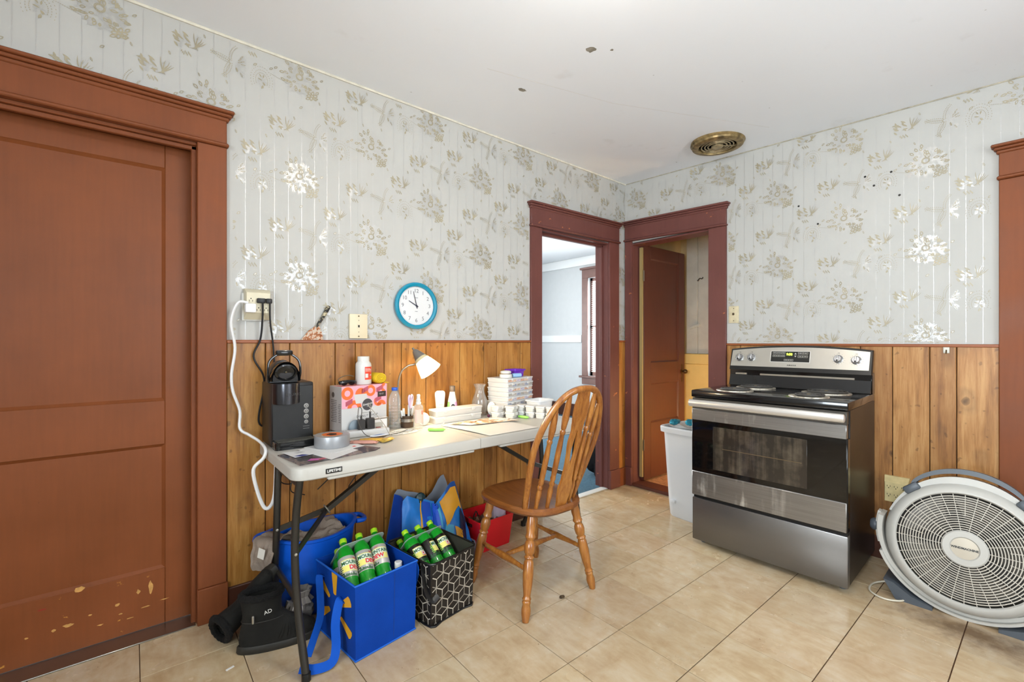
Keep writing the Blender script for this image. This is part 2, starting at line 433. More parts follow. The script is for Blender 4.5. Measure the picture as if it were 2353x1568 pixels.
# ================================================================== ceiling
def cz(x, y): return (x, y, ceil_z(x, y))
cp = [cz(XL-.1, YN-.1), cz(XB+.13, YN-.1), cz(XB+.13, YA+.13), cz(XL-.1, YA+.13)]
ceiling = one('ceiling', (cp+[(x, y, z+.08) for x, y, z in cp], [(3, 2, 1, 0), (4, 5, 6, 7), (0, 1, 5, 4), (1, 2, 6, 5), (2, 3, 7, 6), (3, 0, 4, 7)]), CEILM, kind='structure', smooth=0)
ceiling['label'] = 'white painted kitchen ceiling with stains and faint seams'
STAIN = M('ceiling_stain', '8f887b', .8, nv=.3, ns=40)
for n, (x, y, r, e) in enumerate(((1.55, 1.32, .022, 1.0), (1.36, 1.05, .014, .9), (1.55, 1.78, .024, .6), (1.62, 1.26, .008, 1))):   # round grease spots
    poly = []
    for k in range(14):
        a = 2*pi*k/14; q = r*(.75+.4*rnd.random()); poly.append((x+q*cos(a), y+e*q*sin(a)))
    m = MB().add(([(px, py, ceil_z(px, py)-.0006) for px, py in poly], [tuple(range(13, -1, -1))])); m.build('ceiling_spot', STAIN, ceiling, smooth=0)
SEAM = M('ceiling_seam', 'dad9d4', .7)
for pts in ([(1.3, 1.75), (2.0, 1.55), (2.9, 1.1)],):   # faint joints of the ceiling boards
    one('ceiling_joint', tube([(x, y, ceil_z(x, y)+.0016) for x, y in pts], .0021, 6), SEAM, ceiling)

# ================================================================== wall A (left in the picture) and wall B (right)
CH = 2.60
OPA = [(-.585, .222, -.05, 2.045), (2.178, 2.952, -.05, 2.0)]
wall_left = wallboxes(XL-.1, XB+.13, -.05, CH, OPA).build('wall_left', PAPER, loc=(0, YA, 0), kind='structure', smooth=0)
wall_left['label'] = 'kitchen wall with floral wallpaper above knotty wood panelling, behind the table'
OPB = [(-2.264, -1.589, -.05, 2.005), (-.084, .75, -.05, 1.965)]
wall_right = wallboxes(-YA, -YN+.1, -.05, CH, OPB).build('wall_right', PAPER, loc=(XB, 0, 0), rot=(0, 0, R(-90)), kind='structure', smooth=0)
wall_right['label'] = 'kitchen wall with floral wallpaper above wood panelling, behind the stove'
# the two walls behind the photographer, each with an added window for the fill light
OPL = [(-.68, .48, .85, 2.08)]
wall_back = wallboxes(-YA-.1, -YN+.1, -.05, CH, [(-.5, .7, .85, 2.05)], -.13, 0).build('wall_back', PLASTER, loc=(XL, 0, 0), rot=(0, 0, R(-90)), kind='structure', smooth=0)
wall_near = wallboxes(XL, XB+.13, -.05, CH, [(.55, 2.05, .88, 2.1)], -.13, 0).build('wall_near', PLASTER, loc=(0, YN, 0), kind='structure', smooth=0)

# ---- planks of the panelling
def planks(parent, seams, z0, z1, cols, tone=(1.04, .95, .74)):
    for (a, b), k in zip(zip(seams, seams[1:]), cols):
        g = .0016
        o = one('plank', rbox(a+g, b-g, -.0085, .001, z0, z1, .0022, 1), PINE, parent)
        o.color = (k[0]*tone[0], k[1]*tone[1], k[2]*tone[2], 1)
sa = [.311, .463, .566, .776, .878, 1.034, 1.135, 1.287, 1.517, 1.698, 1.8, 2.0, 2.095]
DKB = M('panel_groove', '2a1a0e', .8)
one('panel_backing', box(.311, 2.095, -.0015, .001, .1, 1.186), DKB, wall_left, smooth=0); one('panel_backing', box(3.063, 3.168, -.0015, .001, .14, 1.186), DKB, wall_left, smooth=0)
one('panel_backing', box(-1.475, -.181, -.0015, .001, .1, 1.165), DKB, wall_right, smooth=0)
planks(wall_left, sa, .10, 1.186, [(.86, .78, .62), (.80, .66, .48), (.9, .80, .62), (.74, .6, .44), (.82, .68, .5), (.92, .82, .62), (.96, .86, .66), (.9, .76, .56), (.98, .88, .68), (.72, .60, .46), (.88, .76, .60), (.8, .68, .5)])
planks(wall_left, [3.063, 3.168], .14, 1.186, [(.9, .76, .54)])
sb = [-1.475, -1.381, -1.228, -1.12, -.97, -.865, -.72, -.578, -.428, -.328, -.181]
planks(wall_right, sb, .10, 1.165, [(.86, .75, .6)]*6+[(.76, .64, .5), (.95, .86, .72), (.8, .68, .52), (1.0, .9, .76)], (1.06, 1.04, 1.08))
for w, segs, zt in ((wall_left, ((.311, 2.095), (3.063, 3.168)), 1.186), (wall_right, ((-1.475, -.181),), 1.165)):
    for a, b in segs:
        one('chair_rail', rbox(a, b, -.016, .001, zt-.002, zt+.013, .003, 1), M('chair_rail_stain', '8f4f28', .4, nv=.2, ns=20, stretch=(.1, 1, 1)), w)
# ---- baseboards
bl = struct('baseboard_left', (0, YA, 0)); one('baseboard_run', rbox(.311, 2.095, -.02, .001, -.001, .12, .004, 1), DARKBASE, bl); one('baseboard_run', rbox(3.06, 3.168, -.022, .001, -.001, .145, .004, 1), BROWN, bl)
br = struct('baseboard_right', (XB, 0, 0), -90); one('baseboard_run', rbox(-1.475, -.181, -.02, .001, -.001, .12, .004, 1), DARKBASE, br); one('baseboard_run', rbox(-2.325, -2.30, -.022, .001, -.001, .145, .004, 1), BROWN, br)

# ---- wallpaper motifs: petals, blades and dots printed on the paper, joined into one part per wall
def leaf(cx, cy, L, Wd, ang, hollow=True):
    out = []; n = 5
    pts = [(L*(k/n-.5), Wd*.5*sin(pi*k/n)**.8) for k in range(n+1)]+[(L*(k/n-.5), -Wd*.5*sin(pi*k/n)**.8) for k in range(n-1, 0, -1)]
    c, s = cos(ang), sin(ang)
    o = [(cx+x*c-y*s, cy+x*s+y*c) for x, y in pts]
    if not hollow: return [o]
    i = [(cx+x*.52*c-y*.45*s, cy+x*.52*s+y*.45*c) for x, y in pts]
    m = len(o); return [[o[k], o[(k+1) % m], i[(k+1) % m], i[k]] for k in range(m)]
def blade(x, y, L, ang, bend, w):
    pts = []; a = ang; px, py = x, y
    for k in range(5):
        pts.append((px, py, a)); px += L/4*cos(a); py += L/4*sin(a); a += bend/4
    res = []
    for k in range(4):
        w0 = w*sin(pi*(k+.35)/4.7); w1 = w*sin(pi*(k+1.35)/4.7)
        (x0, y0, a0), (x1, y1, a1) = pts[k], pts[k+1]
        res.append([(x0-w0*sin(a0)*-1, y0-w0*cos(a0)), (x1-w1*sin(a1)*-1, y1-w1*cos(a1)), (x1+w1*sin(a1)*-1, y1+w1*cos(a1)), (x0+w0*sin(a0)*-1, y0+w0*cos(a0))])
    return res
def motifs():
    r = random.Random(5); mo = {}
    tan, pe = [], []
    # rose cluster: a dense head at upper left, flower of ringed petals at lower right
    for k in range(60):
        a = r.random()*2*pi; d = .062*sqrt(r.random()); x, y = d*cos(a)-.004, d*sin(a)*.95+.004
        pe.append(leaf(x, y, .022+.012*r.random(), .012, a+r.uniform(-.7, .7), False)[0])
    for k in range(34):
        a = r.random()*2*pi; d = .03+.045*r.random(); x, y = d*cos(a)-.004, d*sin(a)*.9+.006
        tan += leaf(x, y, .014+.011*r.random(), .0085+.003*r.random(), a+r.uniform(-.6, .6), r.random() < .75)
    for k in range(14):
        a = 2*pi*k/14; tan += leaf(.012*cos(a)-.006, .012*sin(a)+.012, .013, .006, a+1.2, True)
    for k in range(6):
        a = 2*pi*k/6+.3; tan += leaf(.045+.014*cos(a), -.052+.012*sin(a), .022, .014, a, True)
    for x, y, a in ((.066, -.034, .9), (.06, -.06, .3), (.028, -.068, .5), (-.075, .01, .2), (-.07, -.02, -.4), (-.04, .07, 2), (-.02, .082, 1.7), (-.055, .055, 2.4)):
        tan += leaf(x, y, .022, .012, a, True)
    mo['R'] = (tan, pe)
    def spray(seed, lean):
        r = random.Random(seed); tan, pe = [], []
        for k in range(16):
            a = R(90)+(k-8)*.11+r.uniform(-.1, .1)
            (pe if k % 2 else tan).extend(blade(.012+.0014*k, -.02+.003*r.random(), .035+.02*r.random(), a-.2*lean, (.9 if k < 8 else -.9)*.5, .0015))
        for k in range(14):
            tan += leaf(-.03+.035*r.random(), .02-.05*r.random()+.01, .016+.009*r.random(), .006, R(150)+r.uniform(-.9, .9), False)
        for k in range(10):
            pe += leaf(.03*r.random()-.02, .03*r.random()-.02, .02, .008, r.random()*6, False)
        for k in range(9):
            a = R(250)+k*.07; tan += leaf(-.012+.003*k, -.035-.004*(k % 3), .009, .003, a, False)
        return tan, pe
    mo['G'] = spray(11, 1)
    r = random.Random(21); tan, pe = [], []
    for arm in range(5):
        a0 = R(100)+arm*.75; x = y = 0
        for k in range(11):
            a = a0+k*.09*(1 if arm % 2 else -1); x += .0062*cos(a); y += .0062*sin(a)
            for sgn in (-1, 1): tan += leaf(x-sgn*.0035*sin(a), y+sgn*.0035*cos(a), .0045, .003, a+sgn*.6, False)
    for k in range(16):
        a = r.uniform(-1.3, .9); d = .012+.035*r.random(); pe += leaf(.012+d*cos(a), d*sin(a), .024, .009, a, False)
        if k % 2: tan += leaf(.012+d*cos(a), d*sin(a), .018, .005, a, True)
    mo['D'] = (tan, pe)
    tan, pe = [], []
    for arm, (rx, ry, x0) in enumerate(((.04, .055, 0), (.03, .042, 0), (.022, .03, .0))):
        for k in range(20):
            a = R(-25)+R(235)*k/19; tan += leaf(x0+rx*cos(a), ry*sin(a)-.01, .0048, .0022, a+pi/2, False)
    for k in range(12): tan += leaf(.034+.0052*k, .03-.0014*k, .0042, .0022, -.25, False)
    for k in range(22):
        a = r.random()*6.3; d = .026*sqrt(r.random()); (tan if k % 3 == 0 else pe).extend(leaf(.004+d*cos(a)*.6, d*sin(a)-.012, .015, .005, a, False))
    mo['A'] = (tan, pe)
    tan = leaf(0, 0, .017, .009, .7, True); mo['l'] = (tan, leaf(0, 0, .012, .006, .7, False))
    tan = leaf(0, 0, .015, .006, -1.2, True); mo['s'] = (tan, [])
    return mo
MO = motifs()
CELL = [('R', 0, 0), ('G', -.094, -.236), ('D', .066, -.26), ('A', -.168, -.05), ('G', .15, -.142), ('l', .095, .03), ('l', -.11, .02), ('s', -.05, .115), ('s', .05, .12), ('l', .0, -.13),
        ('s', .205, -.07), ('l', .225, -.23), ('s', -.03, -.19), ('l', .16, -.235), ('s', .085, -.085)]
def print_wall(parent, u0, u1, z0, ztop, ru, rz, per, holes):
    tan, pe = MB(), MB(); rp = random.Random(17)
    def ok(u, z, m=.004): return u0+m < u < u1-m and z0+m < z < ztop(u)-m and not any(h[0]-m < u < h[1]+m and z < h[2]+m for h in holes)
    def put(mb, polys, cu, cz, lay, sc=1):
        for p in polys:
            dl = lay+.0006*rp.random(); q = [(cu+x*sc, -dl, cz+y*sc) for x, y in p]
            if all(ok(a, c) for a, _, c in q): mb.add((q, [tuple(range(len(q)))]))
    for i in range(-14, 16):
        for j in range(-7, 7):
            bu = ru+.3545*i; bz = rz+per*j-(per/2 if i % 2 else 0)
            if bu < u0-.3 or bu > u1+.3 or bz < z0-.4 or bz > 2.9: continue
            for k, x, y in CELL:
                t, p = MO[k]; sc = {'R': 1.12, 'G': 1.3, 'D': 1.15, 'A': 1.12}.get(k, 1.15); put(tan, t, bu+x, bz+y, .0013, sc); put(pe, p, bu+x, bz+y, .0006, sc)
    # pinstripes
    u = u0+.02
    rr = random.Random(3)
    while u < u1:
        z = z0
        while z < 2.6:
            if ok(u, z+.06, .006) and ok(u, z+.005, .004): pe.add(([(u-.0016, -.0003, z), (u+.0016, -.0003, z), (u+.0016, -.0003, z+.06), (u-.0016, -.0003, z+.06)], [(0, 1, 2, 3)]))
            z += .06
        u += .0591
    tan.build('wallpaper_print', PRINT, parent, smooth=0, kind='stuff'); pe.build('wallpaper_emboss', PEARL, parent, smooth=0, kind='stuff')
print_wall(wall_left, XL, XB, 1.2, lambda u: ceil_z(u, YA), .617, 2.443, .474, [(-.70, .33, 2.2), (2.085, 3.08, 2.165)])
print_wall(wall_right, -YA, .9, 1.18, lambda u: ceil_z(XB, -u), -1.147+.3545, 2.118+.23, .455, [(-2.36, -1.47, 2.185), (-.205, .9, 2.135)])
one('ceiling_caulk', tube([(XL, -.004, ceil_z(XL, YA)-.004), (XB, -.004, ceil_z(XB, YA)-.004)], .007, 6), M('caulk', 'd6d1c2', .6, nv=.1, ns=30), wall_left)
one('ceiling_caulk', tube([(-YA, -.002, ceil_z(XB, YA)-.002), (.9, -.002, ceil_z(XB, -.9)-.002)], .004, 6), M('caulk_grey', 'aaa493', .7, nv=.3, ns=30), wall_right)
one('wallpaper_seam', box(1.147-.0-.254, 1.147-.252, -.0008, 0, 1.2, 2.5), M('seam_shadow', 'b9b9b4', .7), wall_left, smooth=0)
for n, (u, z) in enumerate(((-1.033, 2.03), (-.55, 1.98), (-.7, 2.12), (-.585, 2.115), (-.66, 2.06), (-.93, 1.9))):
    one('nail_hole', lathe([(.006, 0), (.004, .004), (0, .005)], 10), M('nail_dark', '2d2a26', .6), wall_right, T(u, 0, z) @ RX(90))

# ================================================================== door casings
def casing(name, wall, a, b, wl, wr, zb0, zb1, zt0, zt1, mat, label, jd=.13, plinth=.15, crown_o=.012):
    "a,b inner edges; wl,wr side widths; zb head bottom left/right; zt crown top left/right"
    loc, rz = ((0, YA, 0), 0) if wall == 'A' else ((XB, 0, 0), -90)
    t = struct(name, loc, rz, label)
    L, Rr = a-wl, b+wr; z0 = min(zb0, zb1)
    def zb(u): return zb0+(zb1-zb0)*(u-L)/(Rr-L)
    def zt(u): return zt0+(zt1-zt0)*(u-L)/(Rr-L)
    def slab(nm, u0, u1, v0, v1, f0, f1, bev=.003):
        v = [(u0, v0, f0(u0)), (u1, v0, f0(u1)), (u0, v1, f0(u0)), (u1, v1, f0(u1)), (u0, v0, f1(u0)), (u1, v0, f1(u1)), (u0, v1, f1(u0)), (u1, v1, f1(u1))]
        bm = bmesh.new(); bv = [bm.verts.new(p) for p in v]
        for q in box(0, 1, 0, 1, 0, 1)[1]: bm.faces.new([bv[i] for i in q])
        bmesh.ops.bevel(bm, geom=list(bm.edges), offset=bev, segments=1, affect='EDGES'); bm.verts.index_update()
        r = [tuple(q.co) for q in bm.verts], [tuple(x.index for x in q.verts) for q in bm.faces]; bm.free()
        return one(nm, r, mat, t)
    for (u0, u1) in ((L, a), (b, Rr)):
        if u1-u0 < .01: continue
        slab('side_casing', u0, u1, -.02, .001, lambda u: plinth, zb)
        slab('plinth_block', u0-(.004 if u0 == L else 0), u1+(.004 if u1 == Rr else 0), -.028, .001, lambda u: 0, lambda u: plinth)
    slab('head_casing', L, Rr, -.022, .001, lambda u: zb(u)+.016, lambda u: zt(u)-.036)
    slab('head_bead', L-.007, Rr+.007, -.034, .001, zb, lambda u: zb(u)+.016, .005)
    for k, (o, h0, h1) in enumerate(((.028, -.042, -.026), (.038, -.027, -.013), (.05, -.014, 0))):
        slab('crown_moulding', L-crown_o*(k+1)*.7, Rr+crown_o*(k+1)*.7, -o, .001, lambda u, h0=h0: zt(u)+h0, lambda u, h1=h1: zt(u)+h1, .004)
    # jamb lining
    for nm, bx in (('jamb', (a-.02, a+.001, .0005, jd, -.001, z0-.001)), ('jamb', (b-.001, b+.02, .0005, jd, -.001, z0-.001)), ('head_jamb', (a, b, .0005, jd, min(zb(a), zb(b))-.012, min(zb(a), zb(b))+.002))):
        one(nm, rbox(*bx, .002, 1), mat, t)
    return t
tr1 = casing('trim_1', 'A', -.565, .205, .108, .106, 2.03, 2.03, 2.194, 2.185, BROWN, 'brown painted casing around the big panelled door')
one('door_stop', rbox(.186, .206, .012, .03, 0, 2.02, .003, 1), BROWN, tr1); one('door_stop', rbox(-.565, .206, .012, .03, 2.0, 2.018, .003, 1), BROWN, tr1)
tr2 = casing('trim_2', 'A', 2.193, 2.939, .103, .122, 1.982, 1.99, 2.15, 2.157, BROWN2, 'brown painted casing of the open doorway to the next room')
one('door_stop', rbox(2.922, 2.94, .05, .075, 0, 1.97, .003, 1), BROWN2, tr2); one('door_stop', rbox(2.193, 2.94, .05, .075, 1.955, 1.975, .003, 1), BROWN2, tr2)
tr3 = casing('trim_3', 'B', -2.252, -1.601, .066, .126, 2.018, 1.993, 2.183, 2.155, BROWN2, 'scuffed brown casing of the pantry doorway', jd=.13, plinth=.15)
tr4 = casing('trim_4', 'B', -.072, .74, .111, .11, 1.957, 1.957, 2.122, 2.11, BROWN, 'brown painted door casing beside the floor fan')
# threshold bits
th1 = one('trim_5', rbox(-.56, .20, -.012, .09, 0, .006, .002, 1), ALU, loc=(0, YA+.0, 0), kind='structure'); th1['label'] = 'metal threshold strip under the big brown door'
th2 = one('trim_6', rbox(2.193, 2.939, .0, .06, 0, .008, .003, 1), M('pale_threshold', 'cfd0cc', .35), loc=(0, YA, 0), kind='structure'); th2['label'] = 'pale threshold strip at the blue carpet'
th3 = struct('trim_7', (XB, 0, 0), -90, 'brown raised sill of the pantry doorway'); one('sill_board', rbox(-2.252, -1.601, -.012, .13, 0, .026, .004, 1), BROWNP, th3)

# ================================================================== doors
def panel_door(name, w, h, t, panels, mat, label, loc, rotz, stile):
    "door in local x 0..w, y 0 (front face) .. t, z 0..h; panels = [(z0,z1)]"
    d = struct(name, loc, rotz, label)
    one('stile', rbox(0, stile, 0, t, 0, h, .002, 1), mat, d); one('stile', rbox(w-stile, w, 0, t, 0, h, .002, 1), mat, d)
    zs = [0]+[z for p in panels for z in p]+[h]
    for a, b in zip(zs[::2], zs[1::2]): one('rail', rbox(stile, w-stile, .0006, t, a, b, .002, 1), mat, d)
    for a, b in panels:
        one('panel', box(stile-.002, w-stile+.002, .012, t-.008, a-.002, b+.002), mat, d)
        m = MB()
        for q in (((stile, a), (w-stile, a), 1), ((stile, b), (w-stile, b), -1)):
            m.add(([(q[0][0], .002, a if q[2] > 0 else b), (q[1][0], .002, a if q[2] > 0 else b), (q[1][0]-.011, .012, (a if q[2] > 0 else b)+q[2]*.011), (q[0][0]+.011, .012, (a if q[2] > 0 else b)+q[2]*.011)], [(0, 1, 2, 3) if q[2] > 0 else (3, 2, 1, 0)]))
        m.add(([(stile, .002, a), (stile+.011, .012, a+.011), (stile+.011, .012, b-.011), (stile, .002, b)], [(0, 1, 2, 3)]))
        m.add(([(w-stile, .002, a), (w-stile-.011, .012, a+.011), (w-stile-.011, .012, b-.011), (w-stile, .002, b)], [(3, 2, 1, 0)]))
        m.build('panel_moulding', mat, d, smooth=0)
    return d
door1 = panel_door('door_1', .765, 2.01, .036, [(.232, .752), (.936, 1.914)], BROWND, 'big closed brown two-panel door with chipped paint at the bottom', (-.56, YA+.084, .008), 0, .103)
CHIP = M('bare_wood_chip', 'c79552', .6, nv=.25, ns=60)
REDP = M('old_red_paint', '8f2c1c', .5, nv=.3, ns=40)
cr = random.Random(12)
for n, (x, z, w, h) in enumerate(((.615, .165, .018, .055), (.575, .16, .014, .02), (.51, .13, .018, .012), (.40, .232, .04, .02), (.37, .105, .03, .016), (.33, .10, .014, .01), (.43, .12, .012, .006), (.52, .09, .014, .006), (.66, .10, .03, .005), (.60, .09, .03, .006), (.26, .10, .012, .008), (.46, .07, .02, .006), (.30, .19, .03, .008), (.55, .062, .025, .005))):
    poly = [(x+w*(.5+.5*cr.random())*cos(2*pi*k/11)*.6, z+h*(.4+.6*cr.random())*sin(2*pi*k/11)*.6) for k in range(11)]
    y = -.0004 if n != 3 else -.0004
    MB().add(([(p, y, q) for p, q in poly], [tuple(range(11))])).build('paint_chip', CHIP if n not in (12,) else REDP, door1, smooth=0)
# pantry door, open at a right angle into the pantry
door2 = panel_door('door_2', .64, 1.965, .035, [(.16, .42), (.47, .80), (.98, 1.86)][1:], BROWNP, 'narrow dark brown panelled door standing open into the pantry', (XB+.10, 2.212, .032), 0, .10)
KNOB = M('old_brass_knob', '5a4024', .35, .8)
kb = one('door_knob', lathe([(.0, -.052), (.012, -.05), (.02, -.04), (.021, -.03), (.013, -.02), (.008, -.014), (.008, -.006), (.022, -.004), (.022, 0)], 16), KNOB, door2, T(.595, 0, .885) @ RX(90) @ S(1, 1, -1))
one('key_plate', rbox(.583, .607, -.003, 0, .79, .95, .001, 1), KNOB, door2)
for z in (.25, 1.66):
    hg = one('hinge', tube([(-.008, -.004, z), (-.008, -.004, z+.09)], .006, 10), M('hinge_metal', '6e6152', .4, .8), door2)
one('hinge_strip', box(-.022, -.004, .004, .03, .03, 1.94), M('bare_edge', 'a08a5a', .6), door2, smooth=0)
door3 = panel_door('door_3', .80, 1.94, .036, [(.24, .78), (.96, 1.84)], BROWND, 'closed brown door right of the fan', (XB+.06, .066, .01), -90, .10)

# ================================================================== pantry behind wall B
PX = 4.05
pf = one('floor_pantry', box(XB+.13, PX+.2, 1.2, 2.46, -.03, .012), M('pantry_floor', 'b98a66', .5, nv=.35, ns=40), kind='structure', smooth=0)
wp = MB(); wp.add(box(PX, PX+.1, 1.2, 2.46, .012, 2.6)); wpo = wp.build('wall_pantry_back', CREAM, kind='structure', smooth=0)
for z0, z1, mt, nm, pr in ((.012, .98, YELLOWW, 'lower_panel', .03), (.98, 1.075, YELLOWW, 'ledge_board', .05)):
    one(nm, rbox(PX-pr, PX+.001, 1.3, 2.33, z0, z1, .004, 1), mt, wpo)
for y0, y1 in ((2.147, 2.258), (2.034, 2.145), (1.92, 2.032), (1.806, 1.918)):
    one('wall_board', rbox(PX-.022, PX+.001, y0, y1, 1.076, 2.55, .003, 1), BOARDW, wpo)
one('coat_hook', tube(smooth([(PX-.02, 2.15, 1.76), (PX-.05, 2.13, 1.75), (PX-.055, 2.11, 1.77), (PX-.035, 2.10, 1.765), (PX-.055, 2.08, 1.775)], 4), .004, 6), M('nail_dark', '2d2a26', .6), wpo)
one('turn_latch', rbox(-.05, .05, -.006, .006, -.012, .012, .003, 1), BOARDW, wpo, T(PX-.03, 2.17, 1.33) @ RX(-18) @ RZ(90))
one('wall_pantry_left', box(XB+.13, PX+.1, 2.33, 2.46, .012, 2.6), CREAM, kind='structure', smooth=0)
one('wall_pantry_right', box(XB+.13, PX+.1, 1.2, 1.3, .012, 2.6), CREAM, kind='structure', smooth=0)
one('ceiling_pantry', box(XB+.13, PX+.1, 1.2, 2.46, 2.45, 2.6), CREAM, kind='structure', smooth=0)
# added hidden bulb, standing in for warm light from below on the open door
pb = thing('added_glow_bulb', 'added hidden bulb giving the warm light inside the pantry doorway', 'light bulb', (3.62, 1.301, .42))
one('socket', rcyl(.025, 0, .04), M('white_plastic', 'd4d3cf', .35), pb, RX(-90))
one('bulb', lathe([(.012, .04), (.016, .055), (.03, .085), (.03, .1), (.018, .12), (0, .126)], 16), M('bulb_glow', 'ffd9a0', .3, emit=(1, .72, .40), es=170), pb, RX(-90))

# ================================================================== next room
NX0, NX1, NY1 = 1.1, 5.36, 6.2
one('floor_next_room', box(NX0, NX1+.15, YA+.06, NY1+.15, -.05, .004), CARPET, kind='structure', smooth=0)
one('ceiling_next_room', box(NX0-.15, NX1+.15, YA+.13, NY1+.15, 2.5, 2.6), M('next_room_ceiling', 'e4e7ea', .7), kind='structure', smooth=0)
wfar = wallboxes(-NY1-.1, -YA-.13, -.05, 2.55, [(-4.62, -3.78, .66, 2.16)]).build('wall_next_room_right', WHITEW, loc=(NX1, 0, 0), rot=(0, 0, R(-90)), kind='structure', smooth=0)
one('plate_rail', rbox(-6.2, -4.74, -.022, .001, 1.17, 1.285, .004, 1), M('white_rail', 'eceeee', .5), wfar)
one('crown_strip', rbox(-6.2, -2.46, -.03, .001, 2.36, 2.5, .02, 2), M('white_rail', 'eceeee', .5), wfar)
one('dark_baseboard', rbox(-6.2, -2.46, -.025, .001, 0, .2, .006, 1), DARKBASE, wfar)
wn = wallboxes(NX0-.1, NX1, -.05, 2.55, [(2.0, 3.9, .64, 2.2)]).build('wall_next_room_back', WHITEW, loc=(0, NY1, 0), kind='structure', smooth=0)
one('wall_next_room_left', box(NX0-.13, NX0, YA+.13, NY1+.1, -.05, 2.55), WHITEW, kind='structure', smooth=0)
one('wall_next_room_near', box(XB+.13, NX1+.1, 2.461, 2.5, -.05, 2.55), WHITEW, kind='structure', smooth=0)
def window(name, loc, rz, a, b, z0, z1, mat, label, blind=True):
    w = struct(name, loc, rz, label)
    for u0, u1, q0, q1, nm in ((a-.11, a, z0, z1, 'side_casing'), (b, b+.11, z0, z1, 'side_casing'), (a-.11, b+.11, z1, z1+.13, 'head_casing'), (a-.13, b+.13, z1+.13, z1+.16, 'crown_moulding'), (a-.15, b+.15, z0-.03, z0, 'sill'), (a-.11, b+.11, z0-.13, z0-.031, 'apron')):
        dd = .05 if nm in ('sill', 'crown_moulding') else .022
        one(nm, rbox(u0, u1, -dd, .001, q0, q1, .003, 1), mat, w)
    for u0, u1, q0, q1 in ((a, a+.045, z0, z1), (b-.045, b, z0, z1), (a, b, z1-.045, z1), (a, b, z0, z0+.06), (a, b, (z0+z1)/2-.02, (z0+z1)/2+.02)):
        one('sash', rbox(u0, u1, .05, .08, q0, q1, .002, 1), mat, w)
    one('pane', box(a+.045, b-.045, .062, .066, z0+.06, z1-.045), LENS, w, smooth=0)
    if blind:
        n = int((z1-z0-.1)/.032); bm_ = M('blind_slat', 'f4f2ee', .5, emit='ffffff', es=0)
        sl = one('slat', rbox(a+.05, b-.05, -.012, .012, -.0008, .0008, .0005, 1), bm_, w); me = sl.data
        sl.location = (0, .03, z0+.07); sl.rotation_euler = (R(30), 0, 0)
        for k in range(1, n): link('slat', me, w, (0, .03, z0+.07+k*.032), (R(30), 0, 0))
    return w
window('window_1', (NX1, 0, 0), -90, -4.62, -3.78, .66, 2.16, M('window_brown', '7b5a52', .4, nv=.1), 'brown cased window with white blinds seen through the doorway')
window('window_2', (0, NY1, 0), 0, 2.0, 3.9, .64, 2.2, M('window_brown', '7b5a52', .4, nv=.1), 'wide window of the next room', blind=False)
window('added_window_3', (XL, 0, 0), 90, -.7, .5, .85, 2.05, BROWN, 'unseen kitchen window added for fill light', blind=False)  # this window and the next are unseen, added to let in frontal fill
window('added_window_4', (0, YN, 0), 180, -2.05, -.55, .88, 2.1, BROWN, 'unseen kitchen window added for fill light', blind=False)
bag = thing('duffel_bag', 'black fabric bag slumped on blue carpet beside the doorway jamb', 'bag', (3.24, 2.66, .004))
one('body', blob(.17, .11, .20, .14, 2.2, 4), M('black_fabric', '121214', .85, nv=.3, bump=.3, bs=120), bag, T(0, 0, .195))
one('strap', tube(smooth([(-.13, -.06, .12), (-.16, -.10, .02), (-.06, -.13, .01), (.06, -.12, .05)], 5), .012, 6, flat=.3), M('black_fabric', '121214', .85), bag)

# ================================================================== ceiling lamp (above the frame) and vent
cl = thing('ceiling_lamp', 'round white glass ceiling lamp in the middle of the kitchen', 'ceiling light', (1.03, .74, ceil_z(1.03, .74)))
one('base_plate', rcyl(.10, -.03, .003), M('lamp_brass', 'b49a5a', .3, .9), cl)
one('globe', lathe([(.07, -.028), (.085, -.04), (.09, -.06), (.08, -.085), (.05, -.105), (0, -.112)], 28), M('lamp_globe_glow', 'ffffff', .3, emit=(1, .93, .83), es=58), cl)
v = thing('ceiling_vent', 'round rusty brass exhaust vent in the ceiling near the corner', 'vent', (2.885, 1.405, ceil_z(2.885, 1.405)+.002))
RUST = M('rusty_brass', '8f7a52', .42, .55, nv=.55, ns=30, bump=.2, bs=60); RUST2 = M('tarnished_vent_grille', 'a39270', .4, .5, nv=.4, ns=40)
one('collar', lathe([(.158, .01), (.162, -.012), (.150, -.024), (.140, -.022)], 40, False), RUST, v)
one('rim', lathe([(.155, -.016), (.152, -.03), (.138, -.036), (.115, -.036), (.112, -.03), (.112, .0)], 40, False), RUST, v)
one('back_plate', lathe([(0, -.014), (.114, -.014)], 32, False), M('vent_dark', '060504', .95, spec=.05), v)
for r0 in (.095, .075, .056): one('grille_ring', torus(r0, .0045, 36, 8), RUST2, v, T(0, 0, -.028))
for k in range(3): one('grille_spoke', rbox(.03, .113, -.006, .006, -.030, -.022, .002, 1), RUST2, v, RZ(75+k*120))
one('hub_cap', lathe([(.036, -.022), (.036, -.034), (.03, -.04), (0, -.042)], 24), RUST2, v)
# ================================================================== common materials
WP = M('white_plastic', 'd4d3cf', .35)
BLK = M('black_plastic', '141414', .35)
BLKG = M('black_gloss', '0a0a0b', .12)
STEEL = M('brushed_steel', '8f8d8a', .33, .9, nv=.16, ns=5, stretch=(1, 1, .12), bump=.03, bs=200)
STEELD = M('brushed_steel_dull', '7d7b79', .36, .88, nv=.12, ns=4, stretch=(.3, 1, 1), bump=.03, bs=200)
CHROME = M('chrome', 'c9c9c9', .18, 1)
SCREW = M('zinc_screw', 'b8b8b0', .35, .9)

